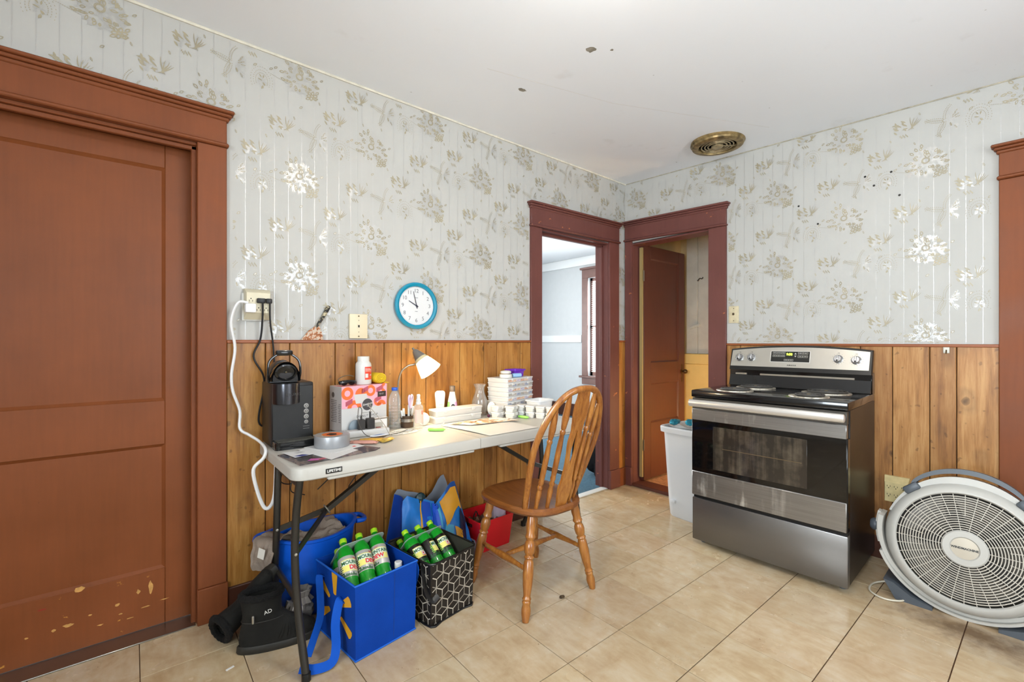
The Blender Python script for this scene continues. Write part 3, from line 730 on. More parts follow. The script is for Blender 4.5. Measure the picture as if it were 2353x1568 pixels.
# ================================================================== folding table
TBX, TBY = 1.21, 2.015
HDPE = M('white_table_plastic', dim('e2ded4', .58), .42, nv=.03, ns=5, bump=.04, bs=260)
LEGM = M('grey_steel_tube', '37342f', .38, .5)
tb = thing('folding_table', 'long white plastic folding table with grey steel legs along the panelled wall', 'table', (TBX, TBY, 0))
L0, L1, D0, D1 = -.78, .78, -.30, .295; SX = .028
def top_half(a, b, left):
    r = .055; o = []
    for cx, cy, a0 in ((b-r, D1-r, 0), (a+r, D1-r, 90), (a+r, D0+r, 180), (b-r, D0+r, 270)):
        sharp = (a0 in (0, 270)) if left else (a0 in (90, 180))
        if sharp:
            o.append((b if a0 in (0, 270) else a, D1 if a0 in (0, 90) else D0))
        else:
            for k in range(7): o.append((cx+r*cos(R(a0+15*k)), cy+r*sin(R(a0+15*k))))
    def lp(z, ins): 
        cx, cy = (a+b)/2, (D0+D1)/2
        return [(x-(ins if x > cx else -ins)*(0 if (left and x > b-.001) or (not left and x < a+.001) else 1), y-(ins if y > cy else -ins), z) for x, y in o]
    return loft([lp(.693, .004), lp(.697, 0), lp(.735, 0), lp(.739, .002), lp(.742, .008), lp(.742, .018)])
for a, b, lf in ((L0, SX-.0012, True), (SX+.0012, L1, False)):
    h = one('tabletop', top_half(a, b, lf), HDPE, tb)
    one('underside_rib', rbox(a+.12, b-.03, D0+.004, D0+.03, .681, .694, .004, 1), HDPE, h)
pl = one('maker_plate', rbox(.105, .165, -.0025, 0, -.0095, .0095, .001, 1), BLK, tb, T(L0+.005, D0+.0005, .716))
text('plate_lettering', 'LIFETIME', .0135, T(L0+.14, D0-.0026, .716) @ UPRIGHT, WP, tb, bold=.0004)
def leg_set(sg, x):
    for y0, ym, y1 in ((-.26, -.235, -.325), (.055, .045, .2)):
        pts = smooth([(x, y0, .693), (x-.006*sg, ym, .56), (x-.010*sg, ym, .40), (x-.006*sg, ym*.7+y1*.3, .22), (x+.004*sg, y1, .012)], 6)
        lg = one('leg', tube(pts, .0135, 12), LEGM, tb)
        one('rubber_foot', rcyl(.016, 0, .03, .003, 12), BLK, lg, T(pts[-1][0], pts[-1][1], 0))
        one('bolt', lathe([(.006, 0), (.005, .003), (0, .004)], 10), SCREW, lg, T(x-.010*sg, ym-.0125, .42) @ RX(90))
    one('cross_bar', tube([(x-.006*sg, -.255, .252), (x-.006*sg, .075, .252)], .011, 10), LEGM, tb)
    one('cross_bar', tube([(x, -.26, .672), (x, .055, .672)], .011, 10), LEGM, tb)
    J = (x+.165*sg, -.04, .485)
    for y in (-.235, .045): one('brace_arm', bar((x-.01*sg, y, .415), J, .008, .022), LEGM, tb)
    one('brace_arm', bar((J[0]-.02*sg, J[1], J[2]-.013), (x+.50*sg, -.04, .688), .024, .02), LEGM, tb)
    one('lock_ring', torus(.02, .003, 18, 6), SCREW, tb, T(*J) @ RY(60*sg))
    one('bolt', lathe([(.007, 0), (.006, .004), (0, .005)], 10), SCREW, tb, T(J[0]+.04*sg, -.033, J[2]+.025) @ RX(90))
leg_set(1, L0+.032); leg_set(-1, L1-.05)

# ================================================================== oak windsor chair
ch = thing('windsor_chair', 'golden oak arrow-back windsor chair pulled up to the white table', 'chair', (1.495, 1.655, 0), -1)
def seat_loop(z, ins):
    o = []
    for k in range(48):
        a = 2*pi*k/48; c, s = cos(a), sin(a)
        e = 2/2.9
        x = abs(c)**e*(1 if c > 0 else -1); y = abs(s)**e*(1 if s > 0 else -1)
        hw = (.185+.035*(y+1)/2)-ins
        o.append((x*hw, y*(.232-ins)-.004, z))
    return o
def dish(L, d): return [(x, y, z-d) for x, y, z in L]
one('seat', loft([seat_loop(.412, .03), seat_loop(.418, .012), seat_loop(.43, .001), seat_loop(.444, .002), seat_loop(.452, .012), seat_loop(.449, .05), seat_loop(.441, .10), seat_loop(.439, .17)]), OAKX, ch)
def turned(a, b, prof, name, par, seg=14):
    A, B = Vector(a), Vector(b); n = len(prof)
    pts = [A+(B-A)*t for t, r in prof]; return one(name, tube(pts, [r for t, r in prof], seg), OAK, par)
LEGP = [(0, .017), (.03, .019), (.10, .021), (.16, .0185), (.19, .022), (.2, .0235), (.22, .018), (.235, .0165), (.26, .022), (.30, .0245), (.35, .022), (.375, .0165), (.39, .022), (.40, .0225), (.415, .017), (.44, .0215), (.55, .0235), (.66, .021), (.74, .0165), (.765, .0155), (.78, .0195), (.79, .0195), (.8, .0165), (.815, .0195), (.825, .0185), (.84, .0165), (.88, .0205), (.92, .0205), (1, .014)]
feet = {}
for sx in (-1, 1):
    for sy in (-1, 1):
        a = (sx*.135, .15*sy-.01, .415); b = (sx*.213, .205*sy-.005, 0)
        turned(a, b, LEGP, 'leg', ch); feet[sx, sy] = (Vector(a), Vector(b))
STP = [(0, .008), (.06, .009), (.1, .0115), (.13, .009), (.15, .0115), (.2, .0105), (.5, .0165), (.8, .0105), (.85, .0115), (.87, .009), (.9, .0115), (.94, .009), (1, .008)]
mids = []
for sx in (-1, 1):
    a = feet[sx, 1][0].lerp(feet[sx, 1][1], .52); b = feet[sx, -1][0].lerp(feet[sx, -1][1], .52); turned(a, b, STP, 'stretcher', ch, 12); mids.append((a+b)/2)
turned(mids[0], mids[1], STP, 'stretcher', ch, 12)
# bent bow back
def bow(t):  # t 0..1 from left base over the top to right base
    a = pi*(1-t); s = sin(a); c = cos(a)
    z = .445+.545*max(0, s)**.62
    x = (.152+.052*min(1, (z-.445)/.30))*(abs(c)**.78)*(1 if c > 0 else -1)
    if z < .6: pass
    y = -.135-.20*(z-.445)/.545-.02*(1-abs(c))
    return (x, y, z)
bp = [bow(k/44) for k in range(45)]
one('bow', tube(bp, [.0155]*45, 10, flat=.9, up=(0, 1, 0)), OAK, ch)
SPP = [(0, .0085), (.06, .0095), (.17, .0125), (.21, .0085), (.225, .0125), (.24, .0125), (.255, .009), (.28, .0125), (.3, .0105), (.34, .012), (.55, .0125), (.66, .0095), (.675, .0125), (.69, .0125), (.705, .009), (.72, .0115), (.8, .0155), (.9, .0135), (1, .008)]
def bow_at(x):
    best = min((p for p in bp if p[2] > .7), key=lambda p: abs(p[0]-x)); return best
for xb, xt in ((-.118, -.132), (-.068, -.078), (.068, .078), (.118, .132)):
    p = bow_at(xt); yb = -.196+.35*xb*xb*6
    turned((xb, yb, .44), (xt, p[1], p[2]-.006), SPP, 'spindle', ch, 12)
# pierced centre splat
prof = [(0, .030), (.05, .031), (.10, .036), (.18, .040), (.26, .031), (.36, .028), (.46, .030), (.54, .036), (.58, .037), (.62, .034), (.66, .030), (.72, .034), (.8, .040), (.88, .040), (.94, .034), (1, .031)]
sp = bow_at(0); zt = sp[2]-.004; yb, yt = -.205, sp[1]
def hole(t):  # half width of the slot
    if t < .36 or t > .66: return 0
    u = (t-.36)/.30; return .0150*(sin(pi*min(1, u*2.2)/2) if u < .45 else (1-.75*(u-.45)/.55))*(1 if .0 < u < 1 else 0)
mb = MB(); N = 60; import bisect
def wid(t):
    for (a, w0), (b, w1) in zip(prof, prof[1:]):
        if a <= t <= b: s = (t-a)/(b-a); s = s*s*(3-2*s); return w0+(w1-w0)*s
    return prof[-1][1]
for k in range(N):
    t0, t1 = k/N, (k+1)/N
    def P(t, x, d): return (x, yb+(yt-yb)*t+d, .44+(zt-.44)*t)
    w0, w1, h0, h1 = wid(t0), wid(t1), hole(t0), hole(t1)
    for sg in (-1, 1):
        a0, b0, a1, b1 = sg*h0, sg*w0, sg*h1, sg*w1
        mb.add(([P(t0, a0, -.006), P(t0, b0, -.006), P(t1, b1, -.006), P(t1, a1, -.006), P(t0, a0, .006), P(t0, b0, .006), P(t1, b1, .006), P(t1, a1, .006)],
               [(0, 1, 2, 3), (7, 6, 5, 4), (1, 5, 6, 2), (4, 0, 3, 7)] if sg > 0 else [(3, 2, 1, 0), (4, 5, 6, 7), (2, 6, 5, 1), (7, 3, 0, 4)]))
mb.build('splat', OAK, ch)

# ================================================================== electric range
st = thing('electric_range', 'stainless and black electric coil range against the wallpapered wall', 'stove', (2.545, 1.008, 0), -87.9)
SW = .378
SIDE = M('black_enamel_side', '1d1815', .34, nv=.35, ns=7, spec=.35)
GLASSO = M('oven_glass', '0b0a0a', .07, coat=.4)
def smear():
    t = NT('smeared_oven_glass'); co = t.coord(); n = t.noise(t.mapping(co, (1, 1, .06)), 26, 4, .6); n2 = t.noise(co, 9, 5, .6)
    f = t.ramp(t.math('MULTIPLY', n, n2), [(.22, 0), (.46, .42)]); t.base(t.mix(f, hexc('2a2520'), hexc('8a7d69'))); t.p(Roughness=.14, Coat_Weight=.3); return reg('smeared_oven_glass', t)
SMEAR = smear()
def dirty_steel():
    t = NT('streaked_steel'); co = t.coord(); x = t.sep(co)
    n = t.noise(t.mapping(co, (1, 1, .05)), 30, 4, .6); n2 = t.noise(co, 7, 5, .65); g = t.noise(t.mapping(co, (.02, 1, 1)), 160, 2)
    f = t.ramp(t.math('MULTIPLY', n, n2), [(.28, 0), (.42, .55)]); mr = t.n('ShaderNodeMapRange'); t.l(x[0], mr.inputs[0])
    mr.inputs[1].default_value = -.05; mr.inputs[2].default_value = .2; mr.inputs[3].default_value = 1; mr.inputs[4].default_value = .05
    f = t.math('MULTIPLY', f, mr.outputs[0])
    t.base(t.mix(f, t.ramp(g, [(.3, hexc('8b8987')), (.7, hexc('9a9896'))]), hexc('d6d2c8'))); t.p(Metallic=t.math('SUBTRACT', .9, t.math('MULTIPLY', f, .7)), Roughness=.34); return reg('streaked_steel', t)
DST = dirty_steel()
one('body', rbox(-SW, SW, .045, .585, .035, .868, .004, 1), SIDE, st)
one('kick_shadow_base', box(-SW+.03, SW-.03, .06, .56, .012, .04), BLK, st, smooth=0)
for sx in (-1, 1):
    for y in (.08, .55): one('levelling_foot', rcyl(.016, 0, .036, .003, 12), M('foot_grey', '4a5560', .4), st, T(sx*(SW-.035), y, 0))
one('drawer_front', rbox(-SW, SW, .006, .046, .03, .276, .005, 2), STEELD, st)
one('drawer_gap', box(-SW+.004, SW-.004, .02, .05, .274, .296), BLK, st, smooth=0)
od = one('oven_door', rbox(-SW, SW, .004, .048, .292, .735, .004, 1), BLKG, st)
one('lower_trim', rbox(-SW+.001, SW-.004, -.001, .03, .294, .434, .003, 1), DST, od)
one('door_glass', rbox(-SW+.001, SW-.004, .0008, .02, .434, .735, .0015, 1), GLASSO, od)
one('oven_window', rbox(-SW+.125, SW-.165, -.0006, .01, .462, .706, .001, 1), SMEAR, od)
one('oven_rack_line', box(-.20, .19, -.0010, -.0004, .585, .588), M('rack_gleam', '6b5a40', .4, .5), od, smooth=0)
one('upper_trim', rbox(-SW+.001, SW-.004, -.001, .03, .732, .800, .003, 1), DST, od)
one('door_top_strip', rbox(-SW+.001, SW-.004, .003, .04, .798, .862, .003, 1), M('grey_strip', '4b4640', .4, .3), od)
hd = one('handle', loft([[(x, -.030+.013*cos(2*pi*k/20)*s, .834+.021*sin(2*pi*k/20)*s) for k in range(20)] for x, s in ((-SW-.004, .55), (-SW, .95), (-SW+.01, 1), (SW-.016, 1), (SW-.008, .95), (SW-.004, .55))]), M('steel_handle', 'dad7d2', .32, .7), od)
for sx in (-1, 1): one('handle_mount', rbox(sx*.33-.02, sx*.33+.02, -.028, .02, .822, .846, .003, 1), BLK, hd)
COOK = M('black_cooktop', '0d0d0f', .16, nv=.3, ns=8, coat=.3)
ct = one('cooktop', rbox(-SW-.003, SW+.003, -.002, .56, .866, .906, .006, 2), COOK, st)
COIL = M('coil_grey', '4c4a47', .55, .4, nv=.3, ns=40); PAN = M('burnt_drip_pan', 'b9b1a2', .4, .6, nv=.5, ns=50, bump=.3, bs=80)
def burner(x, y, r):
    b = one('drip_pan', lathe([(r+.016, .9065), (r+.015, .911), (r+.006, .9125), (r-.004, .909), (r*.6, .903), (.01, .902)], 36, False), PAN, ct, T(x, y, 0))
    pts = []; turns = 4.2 if r > .08 else 3.4
    for k in range(120):
        a = 2*pi*turns*k/119; q = .014+(r-.016)*k/119; pts.append((x+q*cos(a), y+q*sin(a), .917))
    pts.append((pts[-1][0], pts[-1][1], .905))
    one('coil', tube(pts, .0052, 6), COIL, b)
    one('coil_medallion', rcyl(.009, .913, .921, .002, 12), M('medallion', 'a08a5a', .35, .8), b, T(x, y, 0))
burner(-.19, .14, .082); burner(-.17, .40, .092); burner(.185, .13, .075); burner(.20, .385, .10)
# backguard
bgp = [(.50, .906), (.515, .955), (.535, .985), (.555, .99), (.545, 1.0), (.52, 1.004), (.53, 1.02), (.575, 1.135), (.60, 1.15)]
def bgloop(y, z0, z1, crown): return None
bgd = one('backguard', rbox(-SW, SW, .53, .585, .90, 1.02, .005, 1), BLKG, st)
one('lower_apron', loft([[(-SW+.004, .505, .908), (SW-.004, .505, .908), (SW-.004, .54, .908), (-SW+.004, .54, .908)], [(-SW+.004, .525, .975), (SW-.004, .525, .975), (SW-.004, .56, .975), (-SW+.004, .56, .975)]]), M('apron_gloss', '151516', .1, nv=.3, ns=10, coat=.5), bgd)
for x0, x1 in ((-.34, -.27), (-.19, .30)): one('vent_strip', rbox(x0, x1, .522, .55, .976, .988, .002, 1), M('vent_grey', '8e867a', .4, .4), bgd)
def bgshape(ins, y0, slope=.06):
    o = []
    n = 24
    for k in range(n+1):
        x = -SW+ins+(2*SW-2*ins)*k/n; z = 1.166-.024*(x/SW)**2-ins*.9; o.append((x, z))
    return o
cpan = MB(); tops = bgshape(0, 0)
l0 = [(-SW, 1.008), (SW, 1.008)]+tops[::-1]
def face(pts, dy): return [(x, .512+dy+(z-1.0)*.30, z) for x, z in pts]
cpan.add(loft([face(l0, .022), face(l0, .008), face([(x*.992, z if z < 1.01 else z-.006) for x, z in l0], 0)]))
cp_ = cpan.build('control_panel', M('panel_trim_black', '1b1a19', .3), bgd)
tops = bgshape(.012, 0); l1 = [(-SW+.008, 1.032), (SW-.014, 1.032)]+tops[::-1]
SILV = M('panel_silver', 'c4c0b7', .3, .75, nv=.03)
MB().add(loft([face(l1, .004), face(l1, -.002)])).build('steel_face', SILV, cp_)
def pf(x, z, d=0): return T(x, .512+(z-1.0)*.30-.0025-d, z) @ RX(-16.7)
disp = one('display', rbox(-.125, .085, -.001, .004, -.033, .033, .0008, 1), M('display_dark', '262522', .25), cp_, pf(-.005, 1.098))
one('display_bezel', rbox(-.129, .089, .0002, .003, -.036, .036, .0008, 1), M('bezel_light', 'e0ddd6', .4), cp_, pf(-.005, 1.098))
text('clock_digits', '9:58', .019, pf(-.028, 1.112, .0015) @ UPRIGHT, M('green_digits', 'b8e020', .5, emit=(.55, .95, .05), es=2.2), disp, bold=.0006)
LN = M('display_lines', 'b9b6ad', .5)
mk = MB()
def key(x, z, w, h, t=.0012):
    for bx in ((x-w/2, x+w/2, z+h/2-t, z+h/2), (x-w/2, x+w/2, z-h/2, z-h/2+t), (x-w/2, x-w/2+t, z-h/2, z+h/2), (x+w/2-t, x+w/2, z-h/2, z+h/2), (x-w*.28, x+w*.28, z-.001, z+.0012)):
        mk.add(box(bx[0], bx[1], -.0016, -.0009, bx[2], bx[3]))
for k in range(3): key(-.105+.024*k, .022, .021, .012); key(-.105+.024*k, .004, .021, .012)
for k in range(2): key(.036+.027*k, .022, .025, .013); key(.036+.027*k, .002, .025, .013); key(-.038+.026*k, -.022, .024, .012)
for sg, z in ((1, .020), (-1, .002)):
    mk.add(([(0.004, -.0012, z-sg*.005), (.016, -.0012, z-sg*.005), (.010, -.0012, z+sg*.005)], [(0, 1, 2)] if sg > 0 else [(2, 1, 0)]))
mk.build('display_keys', LN, disp, smooth=0).matrix_local = pf(-.005, 1.098)
text('maker_lettering', 'AMANA', .0115, pf(-.012, 1.046, .0006) @ UPRIGHT, M('dark_print', '3a3a38', .5), cp_, spacing=1.35, bold=.0003)
KN = M('knob_steel', 'b2b3b6', .25, .9)
for x, z in ((-.318, 1.086), (-.245, 1.088), (.222, 1.090), (.306, 1.086)):
    k = one('knob', lathe([(.0245, -.001), (.0245, .003), (.021, .005), (.020, .017), (.017, .021), (0, .021)], 26), KN, cp_, pf(x, z) @ RX(90))
    one('knob_grip', rbox(-.005, .005, -.028, -.018, -.019, .019, .002, 1), CHROME, k, pf(x, z))
    one('knob_mark', box(-.003, .003, -.0286, -.0278, -.018, -.008), BLK, k, pf(x, z), smooth=0)
    tk = MB()
    for q in range(14):
        a = R(-60+q*300/13-90); tk.add(box(-.0008, .0008, -.0008, -.0002, -.0012, .0012), 0, T(.031*cos(a), 0, .031*sin(a)))
    tk.add(text_vf('OFF', .006), 0, T(0, -.0004, .036) @ UPRIGHT)
    tk.build('knob_scale', M('dark_print', '3a3a38', .5), cp_, smooth=0).matrix_local = pf(x, z)

# ================================================================== floor fan
fn = thing('floor_fan', 'large round light grey floor fan with dark grey carry handle', 'fan', (2.80, .262, 0), -88)
FG = M('fan_grey_plastic', dim('cbc9c2', 0.78), .38, nv=.05, ns=6); FG2 = M('fan_grille_plastic', dim('cdc6b8', 0.78), .4, nv=.05); FD = M('fan_dark_grey', '4b5158', .4)
TL = T(0, 0, .292) @ RX(-9)       # tilted head; local y axis through the fan
HM = TL @ RX(90)                  # lathe z -> -y (towards the room)
one('housing', lathe([(.226, .055), (.231, .062), (.240, .062), (.258, .05), (.272, .02), (.276, -.03), (.268, -.07), (.25, -.085), (.24, -.07), (.24, .03), (.226, .055)], 64, False), FG, fn, HM)
one('rear_grille', lathe([(.25, -.085), (.15, -.1), (.05, -.105), (0, -.105)], 32, False), M('fan_back_dark', '55504a', .7), fn, HM)
mt = one('motor', rcyl(.07, -.09, .01, .01, 24), FD, fn, HM)
for k in range(5):  # blades at rest
    def bl_(u, v, k=k):
        a = 2*pi*k/5+(v-.5)*.95*(.6+.5*u); r = .055+.155*u; return (r*cos(a), r*sin(a), -.035+.05*(v-.5))
    one('blade', sheet(bl_, 8, 6, .003), M('fan_blade', '7d7870', .3, .2), fn, HM)
gr = MB()
for k in range(16):
    r0 = .072+.0096*k; gr.add(lathe([(r0-.0017, .050), (r0+.0017, .050), (r0+.0017, .0565), (r0-.0017, .0565), (r0-.0017, .050)], 56, False))
for k in range(36):
    a = 10*k; i0 = .06 if k % 2 == 0 else .135
    gr.add(box(i0, .23, -.0013, .0013, .046, .053), 0, RZ(a))
gr.build('front_grille', FG2, fn).matrix_local = HM
one('hub_ring', lathe([(.043, .045), (.075, .045), (.075, .055), (.07, .060), (.048, .060), (.043, .055)], 40, False), FG, fn, HM)
hb = one('hub_badge', lathe([(.044, .05), (.044, .057), (0, .058)], 36), M('fan_badge', 'b3aa9a', .35, .2), fn, HM)
text('badge_lettering', 'WINDMACHINE', .0118, HM @ T(0, 0, .0583), BLK, hb, bold=.0005)
# collar wings and handle
def arc(r, a0, a1, n, y): return [(r*cos(R(a0+(a1-a0)*k/n)), y, r*sin(R(a0+(a1-a0)*k/n))) for k in range(n+1)]
cw = MB(); 
def rim(r0f, r1f, a0, a1, y0, y1, n=40):
    loops = []
    for k in range(n+1):
        t = k/n; a = R(a0+(a1-a0)*t); c, s = cos(a), sin(a); r0, r1 = r0f(t), r1f(t)
        loops.append([(r0*c, y0, r0*s), (r1*c, y0, r1*s), (r1*c, y1, r1*s), (r0*c, y1, r0*s)])
    return loft(loops)
one('rim_collar', rim(lambda t: .262, lambda t: .275+.022*sin(pi*t)**2, 20, 160, -.03, .05), FG, fn, TL)
hnd = one('handle', rim(lambda t: .285+.026*sin(pi*t)**.6, lambda t: .296+.036*sin(pi*t)**.6, 52, 128, -.035, .03), FD, fn, TL)
for a in (50, 130): one('handle_foot', rbox(-.032, .032, -.046, .034, .262, .296, .008, 2), FD, hnd, TL @ RY(90-a))
# cradle stand: lower rim with two dark feet
one('stand', rim(lambda t: .279, lambda t: .294+.004*abs(2*t-1)**2, 168, 372, -.055, .045, 60), FG, fn, T(0, 0, .306))
one('stand_skirt', rim(lambda t: .2955, lambda t: .306, 200, 340, -.07, .02, 40), FG, fn, T(0, 0, .306))
for sx in (-1, 1):
    one('stand_foot', loft([[(sx*x, -.085, z) for x, z in ((.10, .012), (.10, 0), (.225, 0), (.27, .08), (.235, .075), (.17, .034))], [(sx*x, .10, z) for x, z in ((.10, .012), (.10, 0), (.225, 0), (.27, .08), (.235, .075), (.17, .034))]]), FD, fn)
    one('pivot_arm', rim(lambda t: .297, lambda t: .309, 90-sx*90-14, 90-sx*90+14, -.02, .02, 10), FG, fn, T(0, 0, .30))
    one('pivot_knob', lathe([(.028, 0), (.03, .006), (.028, .018), (.02, .026), (0, .028)], 20), FD, fn, T(sx*.305, 0, .30) @ RY(90*sx))
tag(one('fan_cord', tube(smooth([(2.86, .50, .03), (2.80, .58, .006), (2.70, .578, .006), (2.66, .52, .006), (2.70, .46, .006), (2.80, .44, .006), (2.92, .40, .006)], 6), .004, 6), M('beige_cord', 'cfc8b6', .5)), 'beige power cord looping on the floor beside the fan', 'cord')

# ================================================================== white kitchen bin
bn = thing('trash_can', 'tall white plastic trash can tucked beside the stove', 'trash can', (2.95, 1.60, 0), -4)
def bl(hx, hy, r, z): return [(x, y, z) for x, y in rrect(-hx, hx, -hy, hy, r, 6)]
one('body', loft([bl(.128, .118, .06, 0), bl(.133, .122, .06, .01), bl(.14, .128, .06, .10), bl(.165, .15, .06, .60), bl(.158, .143, .055, .60), bl(.125, .115, .05, .02)], True, True), M('bin_white', dim('dedfe0', 0.78), .36), bn)
one('rim', loft([bl(.168, .153, .06, .578), bl(.182, .167, .065, .575), bl(.184, .169, .065, .605), bl(.178, .163, .062, .612), bl(.16, .146, .055, .612), bl(.157, .142, .055, .59)], False, False), M('bin_white', dim('dedfe0', 0.78), .36), bn)
one('foot_lug', rbox(-.02, .02, -.02, .02, 0, .022, .005, 2), M('bin_white', dim('dedfe0', 0.78), .36), bn, T(-.142, .06, .10))
tag(one('bin_liner', sheet(lambda u, v: ((.02+.15*v)*cos(2*pi*u)*1.0, (.02+.135*v)*sin(2*pi*u), .60+.016*v+.025*noise.noise(Vector((5*u, 3*v, 1)))), 28, 6, .001), M('liner_grey', 'c9cac9', .4, nv=.1), loc=(2.95, 1.60, .0)), 'crumpled pale trash bag showing above the white trash can', 'trash bag')
for n, (dx, dy, w) in enumerate(((-.12, .07, .05), (-.135, -.045, .03))):
    tag(one('snack_wrapper', blob(w, .028, .02, .16, 2.6, n+3, 20, 12), M('teal_wrapper', '2f8aa0', .3, .3, nv=.5, ns=30), loc=(2.95+dx, 1.60+dy, .645+.012*n)), ('larger' if n == 0 else 'smaller')+' crumpled teal snack wrapper on top of the full trash can', 'wrapper')
# ================================================================== things on the walls
IV = M('ivory_plastic', 'd6cdb2', .4, nv=.06); IVD = M('slot_dark', '1c1814', .7)
def slots(m, x, z, flip=1):
    m.add(box(x-.0075, x-.0055, -.0004, .0006, z-.004, z+.004)); m.add(box(x+.0055, x+.0075, -.0004, .0006, z-.004, z+.004)); m.add(lathe([(0, 0), (.0026, 0)], 10, False), 0, T(x, -.0004, z+.0095*flip) @ RX(90))
ad = thing('outlet_adapter', 'ivory six-way outlet adapter on the wallpaper above the coffee maker', 'outlet', (.428, YA, 1.358))
def adl(y, ins, zi): return [(x, y, z) for x, z in ((-.052+ins, -.068+zi), (.052-ins, -.068+zi), (.052-ins, .068-zi*.6), (-.052+ins, .068-zi*.6))]
one('housing', loft([adl(0, 0, 0), adl(-.020, 0, 0), adl(-.045, .004, .028), adl(-.047, .006, .03)]), IV, ad)
for x in (-.03, .0, .03):
    for z in (.014, -.026): m = MB(); slots(m, x, z); m.build('socket', IVD, ad, smooth=0).location = (0, -.0472, 0)
one('wall_mount', rbox(-.06, .03, -.012, 0, -.074, .05, .003, 1), M('ivory_plastic_pale', 'd9d9d4', .4), ad)
wc = thing('extension_cord', 'white extension cord hanging from the wall outlet down to the table', 'cord', (.40, YA, 1.352))
def off(o, pts): return [(x-o[0], y-o[1], z-o[2]) for x, y, z in pts]
O = (.40, YA, 1.352)
WC = M('white_cord', 'e6e6e6', .4)
one('plug', rbox(-.028, .014, -.078, -.047, -.034, .006, .006, 2), WC, wc)
one('cord', tube(smooth(off(O, [(.385, 2.26, 1.362), (.346, 2.27, 1.358), (.323, 2.28, 1.276), (.339, 2.29, 1.164), (.326, 2.29, 1.051), (.331, 2.29, .976), (.357, 2.29, .889), (.356, 2.28, .813), (.387, 2.25, .785), (.418, 2.2, .76), (.424, 2.12, .74), (.412, 2.1, .71), (.376, 2.1, .67), (.388, 2.1, .587), (.413, 2.1, .51), (.436, 2.1, .504), (.456, 2.11, .55), (.466, 2.13, .68)]), 6), .0075, 8, flat=.8), WC, wc)
bc = thing('appliance_cord', 'black cord plugged into the outlet adapter and running behind the coffee maker', 'cord', (.441, YA, 1.374))
O = (.441, YA, 1.374); BC = M('black_cord', '17171a', .4)
one('plug', rbox(-.022, .012, -.066, -.047, -.012, .010, .004, 2), BC, bc)
one('cord', tube(smooth(off(O, [(.441, 2.262, 1.366), (.443, 2.275, 1.3), (.438, 2.295, 1.202), (.412, 2.3, 1.124), (.450, 2.3, 1.041), (.453, 2.3, .976), (.434, 2.3, .87), (.436, 2.3, .821), (.465, 2.305, .80)]), 6), .0042, 8), BC, bc)
bc = thing('appliance_cord', 'straight black cord from the adapter down behind the coffee maker lid', 'cord', (.468, YA, 1.374))
O = (.468, YA, 1.374)
one('plug', rbox(-.012, .012, -.066, -.047, -.012, .010, .004, 2), BC, bc)
one('cord', tube(smooth(off(O, [(.470, 2.262, 1.366), (.475, 2.28, 1.28), (.492, 2.30, 1.162), (.50, 2.305, 1.0), (.505, 2.308, .8), (.53, 2.306, .75)]), 6), .0038, 8), BC, bc)
ph = thing('phone_jack_plate', 'thick cream wall plate with a small square jack beside the putty knife', 'wall plate', (.892, YA, 1.27))
one('plate', rbox(-.047, .047, -.018, 0, -.063, .063, .003, 2), M('cream_plate', 'ddd0b2', .4), ph)
one('jack', rbox(-.009, .009, -.0195, -.0175, -.010, .010, .001, 1), M('ivory_plastic', 'd6cdb2', .4), ph); one('jack_hole', box(-.004, .004, -.0200, -.0194, -.006, .006), IVD, ph, smooth=0)
for z in (.052, -.052): one('screw', lathe([(.004, 0), (.0035, .0015), (0, .002)], 12), M('dark_screw', '6a5a40', .4, .7), ph, T(0, -.018, z) @ RX(90))
for z in (.03, -.03): one('pin_hole', lathe([(0, .0003), (.002, .0003)], 8, False), IVD, ph, T(0, -.018, z) @ RX(90))
pk = thing('putty_knife', 'old rusty putty knife with black handle resting on the chair rail', 'putty knife', (.66, YA-.012, 1.1995))
rs = NT('rusty_blade'); co = rs.coord(); nn = rs.noise(co, 60, 5, .7); rs.base(rs.ramp(nn, [(.3, hexc('4a2a18')), (.48, hexc('a8663a')), (.56, hexc('cfc2b0')), (.72, hexc('8a7a6a'))])); rs.p(Roughness=.6, Metallic=.3); RUSTB = reg('rusty_blade', rs)
hn = NT('worn_black_handle'); nn = hn.noise(hn.coord(), 55, 4, .65); hn.base(hn.ramp(nn, [(.5, hexc('1c1a18')), (.56, hexc('cdbf9c'))])); hn.p(Roughness=.5); WORN = reg('worn_black_handle', hn)
one('blade', loft([[(x, y, z) for x, z in ((-.047, 0), (.056, 0), (.052, .03), (.042, .058), (.030, .068), (.018, .066), (-.012, .044))] for y in (-.0015, .0005)]), RUSTB, pk)
one('handle', tube([(.024, 0, .062), (.034, 0, .078), (.048, 0, .100), (.066, 0, .132), (.078, 0, .155), (.085, 0, .166)], [.008, .0095, .011, .013, .0145, .011], 10, flat=.7), WORN, pk)
cl_ = thing('wall_clock', 'round white wall clock with teal rim hanging on the wallpaper', 'clock', (1.222, YA, 1.392))
RT = RX(90)
TEAL = M('teal_plastic', '0a86a4', .22, coat=.4)
one('case', lathe([(.0, 0), (.126, 0), (.132, .012), (.130, .024), (.120, .030), (.110, .026), (.107, .016)], 64, False), TEAL, cl_, RT)
one('dial', lathe([(0, .0145), (.109, .0145)], 48, False), M('clock_dial', 'e6e6e6', .3), cl_, RT)
NG = M('numeral_grey', '6f7275', .5)
for k in range(1, 13):
    a = R(90-30*k); text('numeral', str(k), .030, T(.083*cos(a), -.0148, .083*sin(a)) @ UPRIGHT, NG, cl_, extrude=.0002)
for w_, z in ((.010, .045), (.008, -.032)): one('dial_mark', box(-w_, w_, -.0152, -.0146, z-.0012, z+.0012), NG, cl_, smooth=0)
HND = M('clock_hand', '25263a', .4)
